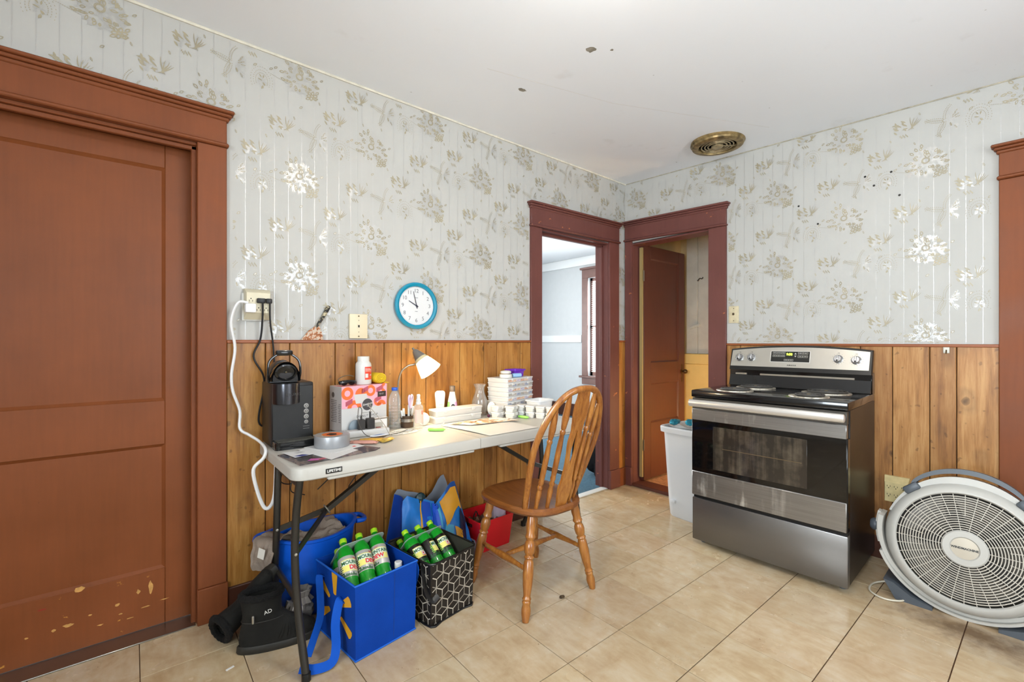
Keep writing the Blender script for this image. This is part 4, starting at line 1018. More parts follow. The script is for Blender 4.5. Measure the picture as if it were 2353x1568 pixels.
one('hour_hand', prism([(-.0028, -.012), (.0028, -.012), (.0018, .054), (-.0018, .054)], .017, .0175), HND, cl_, RT @ RZ(61))
one('minute_hand', prism([(-.0024, -.016), (.0024, -.016), (.0012, .082), (-.0012, .082)], .0185, .019), HND, cl_, RT @ RZ(14))
one('hand_pin', rcyl(.005, .0145, .021, .001, 14), HND, cl_, RT)
one('lens', lathe([(.108, .0225), (.09, .0245), (0, .026)], 40, False), clear_mat('clock_lens', (1, 1, 1), .0, .05), cl_, RT)
sw = thing('light_switch', 'cream light switch plate beside the pantry casing', 'light switch', (XB, 1.428, 1.375), -90)
one('plate', rbox(-.034, .034, -.006, 0, -.058, .058, .002, 2), M('dirty_cream_plate', 'cbbf9f', .4, nv=.15, ns=25), sw)
one('toggle', rbox(-.005, .005, -.018, -.004, -.004, .012, .002, 1), M('dark_toggle', '4a3a26', .4), sw)
for z in (.042, -.042): one('screw', lathe([(.0035, 0), (0, .0015)], 10), M('dark_screw', '6a5a40', .4, .7), sw, T(0, -.006, z) @ RX(90))
oa = thing('outlet_adapter', 'yellowed six-way outlet adapter low on the panelling behind the fan', 'outlet', (XB-.008, .556, .40), -90)
def adl2(y, ins, zi): return [(x, y, z) for x, z in ((-.052+ins, -.066), (.052-ins, -.066), (.052-ins, .066-zi), (-.052+ins, .066-zi))]
one('housing', loft([adl2(0, 0, 0), adl2(-.018, 0, 0), adl2(-.042, .004, .028), adl2(-.044, .006, .03)]), M('yellowed_ivory', 'cdbb88', .45, nv=.15, ns=20), oa)
for x in (-.03, .0, .03):
    for z in (.016, -.028): m = MB(); slots(m, x, z, -1); m.build('socket', IVD, oa, smooth=0).location = (0, -.0442, 0)
ck = thing('adhesive_hook', 'small clear adhesive hook stuck on the panelling right of the stove', 'hook', (XB-.0085, .365, 1.148), -90)
one('pad', rbox(-.012, .012, -.003, 0, -.016, .016, .002, 1), M('silver_pad', 'b9b5aa', .35, .3), ck); one('hook', tube(smooth([(0, -.003, .0), (0, -.01, -.01), (0, -.016, -.016), (0, -.017, -.008)], 4), .003, 6), M('dark_screw', '6a5a40', .4, .7), ck)
# ================================================================== things on the table (table top z = .742)
TZ = .7425
# ---- coffee maker
km = thing('coffee_maker', 'dark single-cup coffee maker with its lid flipped up on the table corner', 'coffee maker', (.53, 2.195, TZ))
KB = M('coffee_maker_shell', '1c1a1a', .36, nv=.1); KG = M('coffee_maker_gloss', '0c0c0d', .14, coat=.3)
one('body', rbox(-.085, .085, -.078, .105, 0, .272, .008, 2), KB, km)
one('front_panel', rbox(-.081, .081, -.080, -.07, .03, .258, .002, 1), M('coffee_panel_black', '121212', .38, nv=.3, ns=30), km)
tr = one('drip_tray', loft([[(x, y, z) for x, y in rrect(-.083, .083, -.15, -.07, .02, 4)] for z in (0, .004, .026, .030)]), KG, km)
one('tray_grate', rbox(-.075, .075, -.142, -.078, .0300, .0325, .001, 1), M('tray_grate_grey', '5c5a52', .4, .5, nv=.4, ns=60), tr)
for z in (.008, .014, .020): one('tray_rib', loft([[(x, y, z+d) for x, y in rrect(-.0845, .0845, -.1515, -.07, .02, 4)] for d in (0, .002)]), KG, tr)
hd_ = one('brew_head', loft([[(x*s-.028, y, z) for x, y in [(.055*cos(R(180+180*k/16)), -.070-.065*sin(R(180*k/16))) for k in range(17)]+[(.055, -.06), (-.055, -.06)]] for z, s in ((.185, .97), (.188, 1), (.268, 1), (.271, .97))]), M('brew_head_steel', '4c4d52', .24, .92), km)
text('maker_lettering', 'KEURIG', .016, T(-.012, -.1325, .226) @ RZ(8) @ UPRIGHT, M('dark_print', '3a3a38', .5), hd_, spacing=1.15)
lid = one('lid', loft([[(-.028+q*cos(R(a)), -.035-(.012 if i == 2 else 0)+d, .275+.005+q*1.42*sin(R(a)) if a <= 180 else .275) for a in range(0, 181, 10)] for i, (q, d) in enumerate(((.054, .0), (.059, -.02), (.058, -.034), (.050, -.036)))], True, True), KG, km)
one('lid_shell', loft([[(-.028+q*cos(R(a)), d, .272+q*1.62*max(0, sin(R(a)))) for a in range(0, 181, 10)] for q, d in ((.058, -.03), (.06, -.02), (.058, .03))], True, True), M('lid_shell_grey', '3a3a3a', .3), km)
one('lid_handle', tube(smooth([(-.088, -.045, .275), (-.093, -.05, .32), (-.082, -.05, .372), (-.028, -.05, .402), (.026, -.05, .372), (.037, -.05, .32), (.032, -.045, .275)], 5), .005, 8), KG, km)
one('lid_grip', rbox(-.062, .006, -.06, -.03, .388, .412, .008, 2), KG, km)
one('pod_holder', lathe([(.034, 0), (.034, .012), (.028, .014), (.026, .002), (.006, -.002), (.004, .008), (0, .009)], 24), KG, km, T(-.028, -.0715, .318) @ RX(90+8) @ S(1.3, 1.05, 1))
one('pod_needle', lathe([(.004, 0), (.001, .012), (0, .013)], 8), M('needle_brass', 'c9b48a', .3, .9), km, T(-.028, -.08, .318) @ RX(90))
BT = M('coffee_button', '8e8b86', .35, .3)
for z, r in ((.168, .0105), (.145, .0105), (.121, .0105), (.098, .0085)):
    bt = one('button', lathe([(r, 0), (r*.96, .002), (0, .0025)], 22), BT, km, T(.053, -.080, z) @ RX(90)); one('button_icon', torus(r*.45, .0006, 16, 5), KG, bt, T(.053, -.0826, z) @ RX(90))
m = MB(); [m.add(box(.04, .066, -.0806, -.0799, z, z+.0012)) for z in (.078, .068)]; m.build('small_print', BT, km, smooth=0)

# ---- coffee pod carton
bx_ = thing('coffee_pod_box', 'white and pink donut-pattern coffee pod carton beside the coffee maker', 'box', (.868, 2.243, TZ), 10)
BW, BD, BH = .124, .056, .234
CW = M('carton_white', dim('e4e2df', 0.8), .45); CG = M('carton_grey_side', 'b7b0ac', .5); PK = M('carton_pink', 'e9a9bb', .45); ORG = M('carton_orange', 'e8703a', .45); PKD = M('carton_dark_pink', 'b95a6c', .45); CH = M('carton_charcoal', '4a4548', .45)
crt = one('carton', rbox(-BW, BW, -BD, BD, 0, BH, .0015, 1), CW, bx_)
one('side_print', box(-BW-.0006, -BW, -BD+.001, BD-.001, .001, BH-.002), CG, crt, smooth=0)
one('pink_band', box(-BW, BW, -BD-.0006, -BD, .128, BH-.001), PK, crt, smooth=0)
one('pink_top', box(-BW, BW, -BD, BD-.03, BH, BH+.0005), M('carton_salmon', 'd98080', .45), crt, smooth=0)
def disc(r0, r1, x, z, lay, a0=0, a1=360, n=28):
    v = []; f = []
    for k in range(n+1):
        a = R(a0+(a1-a0)*k/n); v += [(x+r0*cos(a), -BD-lay, z+r0*sin(a)), (x+r1*cos(a), -BD-lay, z+r1*sin(a))]
    for k in range(n): f.append((2*k, 2*k+1, 2*k+3, 2*k+2))
    return v, f
for x, z, r0, r1, a0, a1 in ((-.095, .200, .015, .031, 0, 360), (.03, .205, .014, .028, 0, 360), (-.058, .128, .016, .037, 0, 180), (.075, .150, .012, .026, 150, 320), (.113, .215, .01, .024, 90, 270), (.092, .128, .008, .025, 0, 180)):
    MB().add(disc(r0, r1, x, z, .0009, a0, a1)).build('donut_print', ORG, crt, smooth=0)
sq = MB()
for x0, z0, s_ in ((-.02, .205, 1), (.062, .205, 1), (.055, .155, 1), (-.105, .150, 1)):
    for k in range(5): sq.add(box(x0+.007*k, x0+.0085+.007*k, -BD-.0012, -BD-.0010, z0-.011, z0+.011), 0, T(0, 0, .003*k) )
sq.build('icing_print', PKD, crt, smooth=0)
one('cup_print', prism([(-.062, .0), (.008, .0), (.018, -.045), (-.05, -.045)], BD+.0008, BD+.0010), CW, crt, T(0, 0, .192) @ RX(90), smooth=0)
MB().add(disc(0, .030, -.024, .192, .0012, 0, 180)).build('cup_coffee_print', ORG, crt, smooth=0)
MB().add(disc(0, .0315, .012, .138, .0014)).build('emblem_rim', CW, crt, smooth=0); MB().add(disc(0, .029, .012, .138, .0016)).build('emblem', CH, crt, smooth=0)
text('emblem_lettering', 'Signature', .0145, T(.012, -BD-.0019, .140) @ RY(-8) @ UPRIGHT, CW, crt, extrude=.0001, shear=.25, bold=.0003); text('emblem_lettering', 'SELECT', .006, T(.018, -BD-.0019, .130) @ RY(-8) @ UPRIGHT, CW, crt, extrude=.0001)
text('box_lettering', 'PREMIUM BLEND', .0065, T(.012, -BD-.0004, .098) @ UPRIGHT, M('dark_print', '3a3a38', .5), crt, extrude=.0001, spacing=1.2)
text('box_lettering', 'DONUT SHOP', .0165, T(.012, -BD-.0004, .083) @ UPRIGHT, M('dark_print', '3a3a38', .5), crt, extrude=.0001, spacing=1.15); text('box_lettering', 'COLLECTION', .0165, T(.012, -BD-.0004, .065) @ UPRIGHT, M('dark_print', '3a3a38', .5), crt, extrude=.0001, spacing=1.1)
one('count_flash', box(.07, .118, -BD-.0018, -BD-.0012, .170, .197), M('flash_dark', '3c302c', .45), crt, smooth=0); text('count_lettering', '72 CT', .010, T(.092, -BD-.0021, .184) @ UPRIGHT, CW, crt, extrude=.0001)
m = MB(); rr = random.Random(4)
for k in range(13):
    z = .165-.0085*k; m.add(box(-BW-.0009, -BW-.0006, -.012+.004*rr.random(), .044-.012*rr.random(), z, z+.0028)); 
    if k > 1: m.add(box(-BW-.0009, -BW-.0006, -.048, -.02-.01*rr.random(), z, z+.0024))
m.add(disc(0, .013, 0, 0, 0), 0, T(-BW-.0009, .022, .192) @ RZ(-90) @ T(0, BD, 0)); m.add(box(-BW-.0009, -BW-.0006, -.03, .05, .004, .02)); m.build('side_text', M('dark_print_soft', '5a5250', .5), crt, smooth=0)

pb_ = thing('pill_bottle', 'big white pill bottle with red label standing on the donut carton', 'bottle', (.868+.02, 2.243-.008, TZ+BH+.0012), 6)
one('body', lathe([(.036, 0), (.0385, .004), (.0385, .092), (.037, .103), (.031, .112), (.027, .116)], 32), WP, pb_)
one('cap', lathe([(.0285, .114), (.0285, .137), (.027, .139), (0, .1395)], 36), WP, pb_)
def wrap(vf, r): return [((r+z)*sin(x/r), -(r+z)*cos(x/r), y) for x, y, z in vf[0]], vf[1]
def wlabel(r, a0, a1, z0, z1, n=14):
    v = []; f = []
    for k in range(n+1):
        a = R(a0+(a1-a0)*k/n); v += [(r*sin(a), -r*cos(a), z0), (r*sin(a), -r*cos(a), z1)]
    for k in range(n): f.append((2*k, 2*k+2, 2*k+3, 2*k+1))
    return v, f
lb = one('label', wlabel(.0389, -18, 48, .024, .088), M('label_red', 'd8452c', .4), pb_)
m = MB()
for a0, a1, z0, z1 in ((-14, 40, .072, .0745), (-14, 30, .078, .080), (-14, 44, .066, .068), (-14, 8, .034, .054), (24, 42, .044, .049)): m.add(wlabel(.0392, a0, a1, z0, z1, 6))
m.build('label_print', WP, lb)
yr = thing('rolled_cloth', 'rolled yellow cloth on the right end of the donut carton', 'cloth', (.868+.094, 2.25, TZ+BH+.0012), 12)
YEL = M('yellow_cloth', 'd9b71e', .7, nv=.12, bump=.3, bs=150)
one('roll', lathe([(.004, -.042), (.024, -.042), (.027, -.036), (.027, .036), (.024, .042), (.004, .042)], 24), YEL, yr, T(0, 0, .027) @ RX(90) @ S(1.25, 1, 1))
sp_ = [(.003+.0034*k/4*1.0, 0) for k in range(1)]
one('spiral_edge', tube([(1.25*(.004+.020*k/60)*cos(k*.32), -.0425, .027+(.004+.020*k/60)*sin(k*.32)) for k in range(61)], .0013, 5), M('yellow_cloth_dark', 'a98a12', .8), yr)
one('loose_flap', rbox(.02, .05, -.04, .04, .0008, .004, .001, 1), YEL, yr)
gl = thing('sunglasses', 'black folded sunglasses lying on the donut carton', 'glasses', (.868-.076, 2.236, TZ+BH+.0012), 8)
one('frame', tube(smooth([(-.035, -.02, .012), (-.03, -.026, .016), (0, -.03, .019), (.035, -.028, .016), (.05, -.016, .012)], 5), .0055, 8, flat=1.6), KG, gl)
for x in (-.014, .026): one('lens', blob(.017, .004, .011, 0, 1, 0, 14, 8), KG, gl, T(x, -.027, .0115))
one('temple', tube(smooth([(-.034, -.02, .016), (-.03, .0, .03), (0, .012, .042), (.03, .012, .046), (.055, .01, .04)], 5), .0024, 6), M('temple_brown', '6a5a48', .4), gl)

# ---- power strip with chargers
ps = thing('power_strip', 'flat white power strip lying in front of the donut carton', 'power strip', (.845, 2.115, TZ), -6)
one('case', rbox(-.15, .115, -.024, .024, 0, .032, .006, 2), M('strip_white', dim('dcdad6', 0.8), .38), ps)
one('switch', rbox(.055, .078, -.008, .008, .031, .036, .002, 1), M('strip_switch', '8a4a44', .35), ps)
m = MB()
for x in (-.125, -.09): m.add(box(x-.006, x-.004, -.004, .004, .0322, .0326)); m.add(box(x+.004, x+.006, -.004, .004, .0322, .0326))
m.build('sockets', IVD, ps, smooth=0)
for n, (x, h, w) in enumerate(((-.015, .046, .017), (.027, .050, .019))):
    cg = thing('usb_charger', ('smaller' if n == 0 else 'larger ribbed')+' black usb charger plugged upright into the power strip', 'charger', (.845+x*cos(R(-6)), 2.115+x*sin(R(-6)), TZ+.0325), -6)
    one('block', rbox(-w, w, -.016, .016, 0, h, .003, 1), M('charger_brown_black', '2c2724', .4), cg); one('usb_plug', rbox(-.004, .004, -.003, .003, h, h+.018+.014*n, .001, 1), M('charger_brown_black', '2c2724', .4), cg)
    if n: [one('rib', rbox(x0-.001, x0+.001, -.0172, -.0155, .008, h-.008, .0005, 1), BLK, cg) for x0 in (-.01, -.003, .004, .011)]
tag(one('usb_cable', tube(smooth([(.830, 2.115, .835), (.829, 2.108, .87), (.81, 2.09, .885), (.797, 2.07, .86), (.795, 2.06, .82), (.82, 2.05, .765), (.86, 2.03, .7468), (.93, 2.04, .7468), (1.0, 2.06, .7468), (1.06, 2.10, .7468)], 7), .0017, 6), M('grey_brown_cable', '4a443c', .5)), 'thin dark usb cable arching up from the smaller charger', 'cable')
tag(one('usb_cable', tube(smooth([(.872, 2.111, .852), (.870, 2.10, .888), (.855, 2.09, .90), (.85, 2.08, .89), (.87, 2.06, .86), (.91, 2.04, .80), (.94, 2.03, .7468), (.99, 2.02, .7468), (1.05, 2.05, .7468), (1.09, 2.09, .7468)], 7), .0017, 6), M('pale_cable', 'a49a8c', .5)), 'thin pale usb cable arching up from the ribbed charger', 'cable')
for n, (pts) in enumerate(([(.93, 2.06), (.99, 2.07), (1.05, 2.09), (1.09, 2.05), (1.04, 2.02), (.97, 2.03), (.95, 2.07), (1.0, 2.11), (1.06, 2.13)], [(1.0, 2.05), (1.06, 2.04), (1.10, 2.08), (1.06, 2.11), (1.0, 2.10), (.985, 2.06), (1.03, 2.03), (1.12, 2.06)], [(1.20, 2.08), (1.17, 2.11), (1.2, 2.14), (1.27, 2.125), (1.3, 2.14)])):
    tag(one('charging_cable', tube(smooth([(x, y, TZ+.0025+.003*(k % 3 == 1)) for k, (x, y) in enumerate(pts)], 6), .0019, 6), M('white_cable', 'dcd9d2', .45)), ('coiled white charging cable on the table by the water bottle', 'second tangled white charging cable in front of the spray bottle', 'short white cable end looping by the long bead boxes')[n], 'cable')
dv = thing('phone_stand', 'white upright speaker dock with rounded grey window behind the chargers', 'dock', (.915, 2.158, TZ), 6)
one('frame', rbox(-.055, .065, -.015, .015, 0, .072, .003, 1), M('dock_white', 'e4e2de', .4), dv); one('edge', rbox(.058, .0665, -.0165, .0155, 0, .070, .001, 1), M('dock_edge_brown', '6f6350', .4), dv); one('edge', rbox(-.03, .0665, -.0165, -.0145, .066, .0705, .001, 1), M('dock_edge_brown', '6f6350', .4), dv)
one('window', rprism(rrect(-.04, .035, .012, .052, .014, 5), .0145, .0165, .001, 1), M('dock_window', 'b5b2a8', .3), dv, RX(90))
tag(one('computer_mouse', blob(.03, .012, .037, .0, 1, 0, 18, 12), M('grey_blue_plastic', '7d8a93', .3), loc=(.815, 2.157, TZ+.0372)), 'grey-blue rounded gadget standing by the donut carton', 'gadget')
# ---- duct tape, papers, snack bars
tp = thing('duct_tape', 'roll of silver duct tape lying on papers near the table corner', 'tape', (.652, 1.985, TZ+.0052))
one('tape_roll', lathe([(.043, 0), (.0705, 0), (.071, .001), (.071, .047), (.0705, .048), (.043, .048), (.043, 0)], 48, False), M('duct_tape_silver', '9b9da0', .36, .35), tp)
one('core', lathe([(.0385, .0005), (.043, .0005), (.043, .0485), (.0385, .0485), (.0385, .0005)], 40, False), M('tape_core', 'b88a5a', .7), tp)
one('core_label', lathe([(0, .0465), (.0425, .0485)], 40, False), M('tape_label_orange', 'd8642c', .45), tp)
bm_ = MB(); rr = random.Random(2)
bm_.add(prism([(.018*cos(a)*(1+.25*sin(5*a)), .022*sin(a)) for a in [2*pi*k/20 for k in range(20)]], .0487, .049)); bm_.build('label_mark', M('tape_mark_dark', '2a1f18', .5), tp, smooth=0)
def flat(name, label, cat, pts, z, mat, th=.0008, extra=None):
    cx = sum(p[0] for p in pts)/len(pts); cy = sum(p[1] for p in pts)/len(pts)
    a = sum((pts[i][0]*pts[(i+1) % len(pts)][1]-pts[(i+1) % len(pts)][0]*pts[i][1]) for i in range(len(pts)))
    if a < 0: pts = pts[::-1]
    if extra:
        t = thing(name, label, cat, (cx, cy, z)); one('sheet', prism([(x-cx, y-cy) for x, y in pts], 0, th), mat, t, smooth=0)
        for nm, p, zz, mt in extra: one(nm, prism([(x-cx, y-cy) for x, y in p], zz, zz+.0002), mt, t, smooth=0)
        return t
    return tag(one(name, prism([(x-cx, y-cy) for x, y in pts], 0, th), mat, loc=(cx, cy, z), smooth=0), label, cat)
MAG = NT('magazine_print'); nn = MAG.noise(MAG.mapping(MAG.coord(), (1, .4, 1)), 14, 4); MAG.base(MAG.ramp(nn, [(.4, hexc('2b2422')), (.5, hexc('4a4446')), (.58, hexc('7a6a62')), (.66, hexc('2a2a3a'))])); MAG.p(Roughness=.25); MAG = reg('magazine_print', MAG)
flat('magazine', 'dark glossy magazine lying at the table corner under the papers', 'magazine', [(.435, 1.965), (.462, 1.752), (.765, 1.80), (.80, 1.83), (.70, 2.03), (.60, 2.02)], TZ+.0002, MAG, .0022,
     [('purple_patch', [(.50, 1.80), (.535, 1.785), (.55, 1.81), (.52, 1.825)], .0023, M('mag_pink', 'b8589a', .3)), ('red_patch', [(.535, 1.785), (.585, 1.79), (.58, 1.81), (.55, 1.81)], .0023, M('mag_red', 'a03048', .3))])
PPR = M('paper_white', dim('e6e5e3', 0.8), .6)
flat('envelope', 'white sheet of paper under the duct tape roll', 'paper', [(.52, 2.0), (.575, 1.76), (.71, 1.845), (.66, 2.08)], TZ+.0026, PPR, .0008)
flat('paper_sheet', 'second white sheet with a red mark beside the duct tape', 'paper', [(.55, 2.03), (.62, 1.85), (.76, 1.90), (.72, 2.07)], TZ+.0036, PPR, .0008, [('red_mark', [(.715, 1.905), (.730, 1.91), (.725, 1.925), (.712, 1.918)], .0009, M('red_ink', 'd03a2c', .5))])
flat('receipt', 'small printed receipts piled at the very corner of the table', 'paper', [(.455, 1.985), (.475, 1.87), (.555, 1.885), (.55, 1.96)], TZ+.0046, PPR, .0008, [('blue_print', [(.475, 1.89), (.50, 1.872), (.53, 1.882), (.51, 1.905)], .0009, M('blue_ink', '3a3f7a', .5)), ('grey_print', [(.49, 1.95), (.50, 1.93), (.53, 1.935), (.52, 1.955)], .0009, M('grey_ink', 'a5a5a5', .5))])
flat('folder', 'flat brown card lying behind the snack bars', 'card', [(.70, 2.035), (.735, 1.93), (.83, 1.955), (.93, 2.05), (.9, 2.065)], TZ+.0002, M('brown_card', '6a5038', .5), .001)
def bar_(x, y, a, L, w, mat, label, z=0):
    t = thing('snack_bar', label, 'snack', (x, y, TZ+z), a)
    one('wrapper', loft([[(-L/2+u*L, w/2*s*cos(q), .008+.008*s*sin(q)) for q in [2*pi*k/12 for k in range(12)]] for u, s in ((0, .9), (.08, .75), (.16, 1), (.84, 1), (.92, .75), (1, .9))]), mat, t)
    for u in (-L/2, L/2): one('crimp', rbox(u-.006, u+.006, -w*.48, w*.48, .0055, .0085, .001, 1), mat, t)
bar_(.775, 1.945, -38, .11, .032, M('wrapper_rose', 'b58273', .35, nv=.2, ns=30), 'rose coloured wrapped snack bar lying on the table', .001)
bar_(.825, 1.965, -30, .11, .03, M('wrapper_gold', 'c79a3a', .3, .3, nv=.2, ns=30), 'gold wrapped snack bar beside the rose one', .0012)
bar_(.875, 1.93, 30, .06, .034, M('wrapper_crumple', 'd0ae52', .3, .3, nv=.4, ns=40), 'crumpled short gold wrapper at the right of the snack bars', .0005)
flat('sachet', 'small blue and white sachet behind the gold bar', 'sachet', [(.825, 2.0), (.845, 1.985), (.91, 1.99), (.885, 2.02)], TZ+.0175, M('sachet_white', 'd5d9e0', .4), .004, [('blue_panel', [(.835, 1.997), (.847, 1.988), (.895, 1.993), (.88, 2.008)], .0041, M('sachet_blue', '2f5f92', .4))])
# ---- bottles by the lamp
CLR = clear_mat('clear_plastic', (.97, .98, .97), .02, .06, .16)
wb = thing('water_bottle', 'clear ribbed water bottle with a blue cap', 'bottle', (1.037, 2.195, TZ))
prf = [(.026, 0), (.031, .006), (.031, .012)]
for k in range(7): prf += [(.0285, .022+.0155*k), (.0312, .029+.0155*k), (.0312, .033+.0155*k)]
one('shell', lathe(prf+[(.031, .15), (.027, .168), (.018, .186), (.0125, .192), (.0125, .2)], 28, False), CLR, wb)
one('cap', rcyl(.0155, .196, .212, .002, 24), M('cap_blue', '2a5bc0', .35), wb); one('neck_ring', torus(.0145, .0015, 20, 6), CLR, wb, T(0, 0, .192))
one('water', lathe([(.0, .003), (.027, .004), (.0275, .085), (0, .0855)], 20, False), clear_mat('water_tint', (.96, .98, .97), .02, .02), wb)
pc = thing('pen_cup', 'dark metal pen cup full of white markers', 'cup', (1.106, 2.19, TZ))
one('cup', lathe([(.034, 0), (.036, .004), (.036, .062), (.034, .062), (.033, .006), (0, .006)], 28), M('pen_cup_brown', '5c4a3c', .3, .5, nv=.3, ns=20), pc)
for x, y, h, tx, ty in ((-.012, .006, .10, -6, 4), (.004, -.008, .115, 3, -5), (.018, .012, .108, 8, 8), (-.02, -.01, .092, -10, -5)): one('marker', rcyl(.0065, .008, h, .002, 12), WP, pc, T(x, y, 0) @ RY(tx) @ RX(ty))
one('band', lathe([(.0363, .030), (.0363, .046)], 28, False), M('cup_silver', 'a9a39a', .25, .8), pc)
sc_ = thing('scissors', 'purple and white handled scissors standing in the pen cup', 'scissors', (1.122, 2.184, TZ+.05), 38)
PUR = M('scissor_lilac', 'cdb8d6', .35)
for sg in (-1, 1):
    one('handle', tube(smooth([(sg*.004, 0, .05), (sg*.006, 0, .07), (sg*.003, 0, .098), (sg*.013, 0, .116), (sg*.024, 0, .104), (sg*.020, 0, .078), (sg*.010, 0, .056)], 5, True), .0045, 8, True), PUR, sc_)
    one('blade', bar((sg*.004, .001*sg, -.035), (sg*.003, .001*sg, .056), .0016, .011), CHROME, sc_)
spb = thing('spray_bottle', 'small clear spray bottle with white nozzle and pink label', 'bottle', (1.132, 2.118, TZ), 0)
one('shell', lathe([(.022, 0), (.0255, .004), (.0255, .105), (.022, .118), (.012, .126)], 26, False), CLR, spb); one('label', wlabel(.0257, -70, 40, .03, .10, 14), M('label_peach', 'dcc0b2', .5, nv=.1), spb); one('label_mark', wlabel(.0259, 8, 36, .074, .094, 8), M('label_coral', 'e08a72', .5), spb)
one('collar', rcyl(.014, .124, .136, .002, 18), WP, spb); one('nozzle', lathe([(.011, .136), (.0115, .15), (.009, .152), (.009, .164), (.0095, .172), (.006, .176)], 18), WP, spb)
tag(one('round_lid', rcyl(.034, 0, .012, .003, 30), WP, mtx=RX(80), loc=(1.19, 2.175, TZ+.0345)), 'round white plastic lid standing on edge behind the spray bottle', 'lid')
# ---- desk lamp
dl = thing('desk_lamp', 'lit gooseneck desk lamp with white glass shade bending over the table', 'lamp', (1.103, 2.279, TZ))
NK = M('lamp_nickel', 'b5aa9a', .25, .9)
one('base', lathe([(.029, 0), (.031, .004), (.029, .012), (.016, .018), (.008, .03), (.006, .034)], 26), NK, dl)
tip = Vector((.052, -.072, .402)); mou = Vector((.110, -.150, .288)); ax = (mou-tip).normalized()
one('gooseneck', tube(smooth([(0, 0, .03), (-.004, 0, .12), (-.008, -.004, .22), (.002, -.02, .285), (.03, -.045, .318), (.058, -.068, .328), tuple(tip+ax*.055)], 7), .0052, 10), NK, dl)
q = Vector((0, 0, 1)).rotation_difference(ax).to_matrix().to_4x4(); LM = Matrix.Translation(tip) @ q
one('socket', lathe([(.004, -.016), (.006, -.012), (.006, -.002), (.014, .004), (.022, .022), (.030, .045), (.034, .058), (.033, .06)], 26, True), M('lamp_socket_grey', '86807a', .35, .6), dl, LM)
shm = NT('lamp_shade_glass'); tl = shm.n('ShaderNodeBsdfTranslucent'); tl.inputs[0].default_value = (.95, .9, .8, 1); mx = shm.n('ShaderNodeMixShader'); mx.inputs[0].default_value = .45
shm.p(Roughness=.3); shm.base(hexc('ece6da')); shm.l(shm.b.outputs[0], mx.inputs[1]); shm.l(tl.outputs[0], mx.inputs[2]); shm.l(mx.outputs[0], shm.o.inputs[0]); SHADE = reg('lamp_shade_glass', shm)
one('shade', lathe([(.0335, .058), (.044, .085), (.054, .115), (.062, .146), (.0605, .146), (.0525, .115), (.0425, .085), (.032, .060)], 36, False), SHADE, dl, LM)
one('shade_band', lathe([(.034, .056), (.0395, .071), (.0405, .073)], 30, False), M('shade_band_cream', 'c9bb93', .35), dl, LM)
one('bulb', lathe([(.012, .062), (.014, .075), (.026, .10), (.028, .114), (.022, .130), (0, .137)], 20), M('desk_bulb_glow', 'fff0d0', .3, emit=(1, .80, .50), es=185), dl, LM)
# ---- toiletries and vase
tu = thing('lotion_tube', 'white squeeze tube standing on its cap behind the bead boxes', 'tube', (1.352, 2.272, TZ), -20)
one('tube', loft([[(w*cos(a), d*sin(a), z) for a in [2*pi*k/24 for k in range(24)]] for w, d, z in ((.021, .014, .028), (.023, .014, .05), (.027, .010, .11), (.030, .005, .145), (.028, .003, .158), (.018, .002, .166))]), M('tube_white', dim('ecebe6', 0.8), .35), tu); one('cap', rcyl(.019, 0, .03, .003, 22), WP, tu)
one('printed_band', wlabel(.0262, -25, 25, .085, .095, 6), M('grey_ink', 'a5a5a5', .5), tu)
lo = thing('shampoo_bottle', 'pink and green tapered bottle with dark cap behind the bead boxes', 'bottle', (1.432, 2.268, TZ), -20)
def ob(w, d, z): return [(w*cos(a), d*sin(a), z) for a in [2*pi*k/28 for k in range(28)]]
LOT = NT('lotion_pink_green'); zz = LOT.sep(LOT.coord()); LOT.base(LOT.ramp(LOT.math('MULTIPLY_ADD', zz[0], 12.0, .5), [(.25, hexc('7fae6a')), (.42, hexc('d6c4cf')), (.75, hexc('d39ac0'))])); LOT.p(Roughness=.25); LOT = reg('lotion_pink_green', LOT)
one('body', loft([ob(.034, .022, 0), ob(.037, .024, .006), ob(.034, .023, .05), ob(.026, .02, .10), ob(.018, .016, .135), ob(.014, .013, .158)]), LOT, lo); one('upper_white', loft([ob(.0264, .0204, .098), ob(.0184, .0164, .135), ob(.0144, .0134, .159)], False, False), M('tube_white', dim('ecebe6', 0.8), .35), lo); one('cap', lathe([(.015, .156), (.016, .16), (.0165, .188), (.015, .19)], 22), M('cap_taupe', '6a5c50', .35), lo)
one('badge', rprism([(.012*cos(a), .015*sin(a)) for a in [2*pi*k/16 for k in range(16)]], 0, .001, .0003, 1), M('badge_dark', '2c2c30', .4), lo, T(.0, -.0225, .072) @ RX(82)); text('badge_lettering', 'PINK', .007, T(0, -.0245, .073) @ RX(82), WP, lo, extrude=.0002)
vs = thing('glass_vase', 'clear glass vase with a flared lip beside the organizer stack', 'vase', (1.625, 2.262, TZ))
one('glass', lathe([(.0, .002), (.032, .002), (.036, 0), (.044, .02), (.050, .05), (.048, .085), (.034, .125), (.027, .15), (.028, .165), (.036, .182), (.040, .188), (.038, .188), (.026, .165), (.025, .15), (.032, .125), (.046, .085), (.048, .05), (.042, .022), (0, .012)], 32, False), clear_mat('vase_glass', (.98, .98, .97), .03, .02, .07), vs)
tag(one('scoop', blob(.026, .006, .042, 0, 1, 0, 18, 12), WP, loc=(1.668, 2.20, TZ+.042), rot=(R(6), 0, R(-35))), 'oval white plastic scoop leaning on the glass vase', 'scoop')
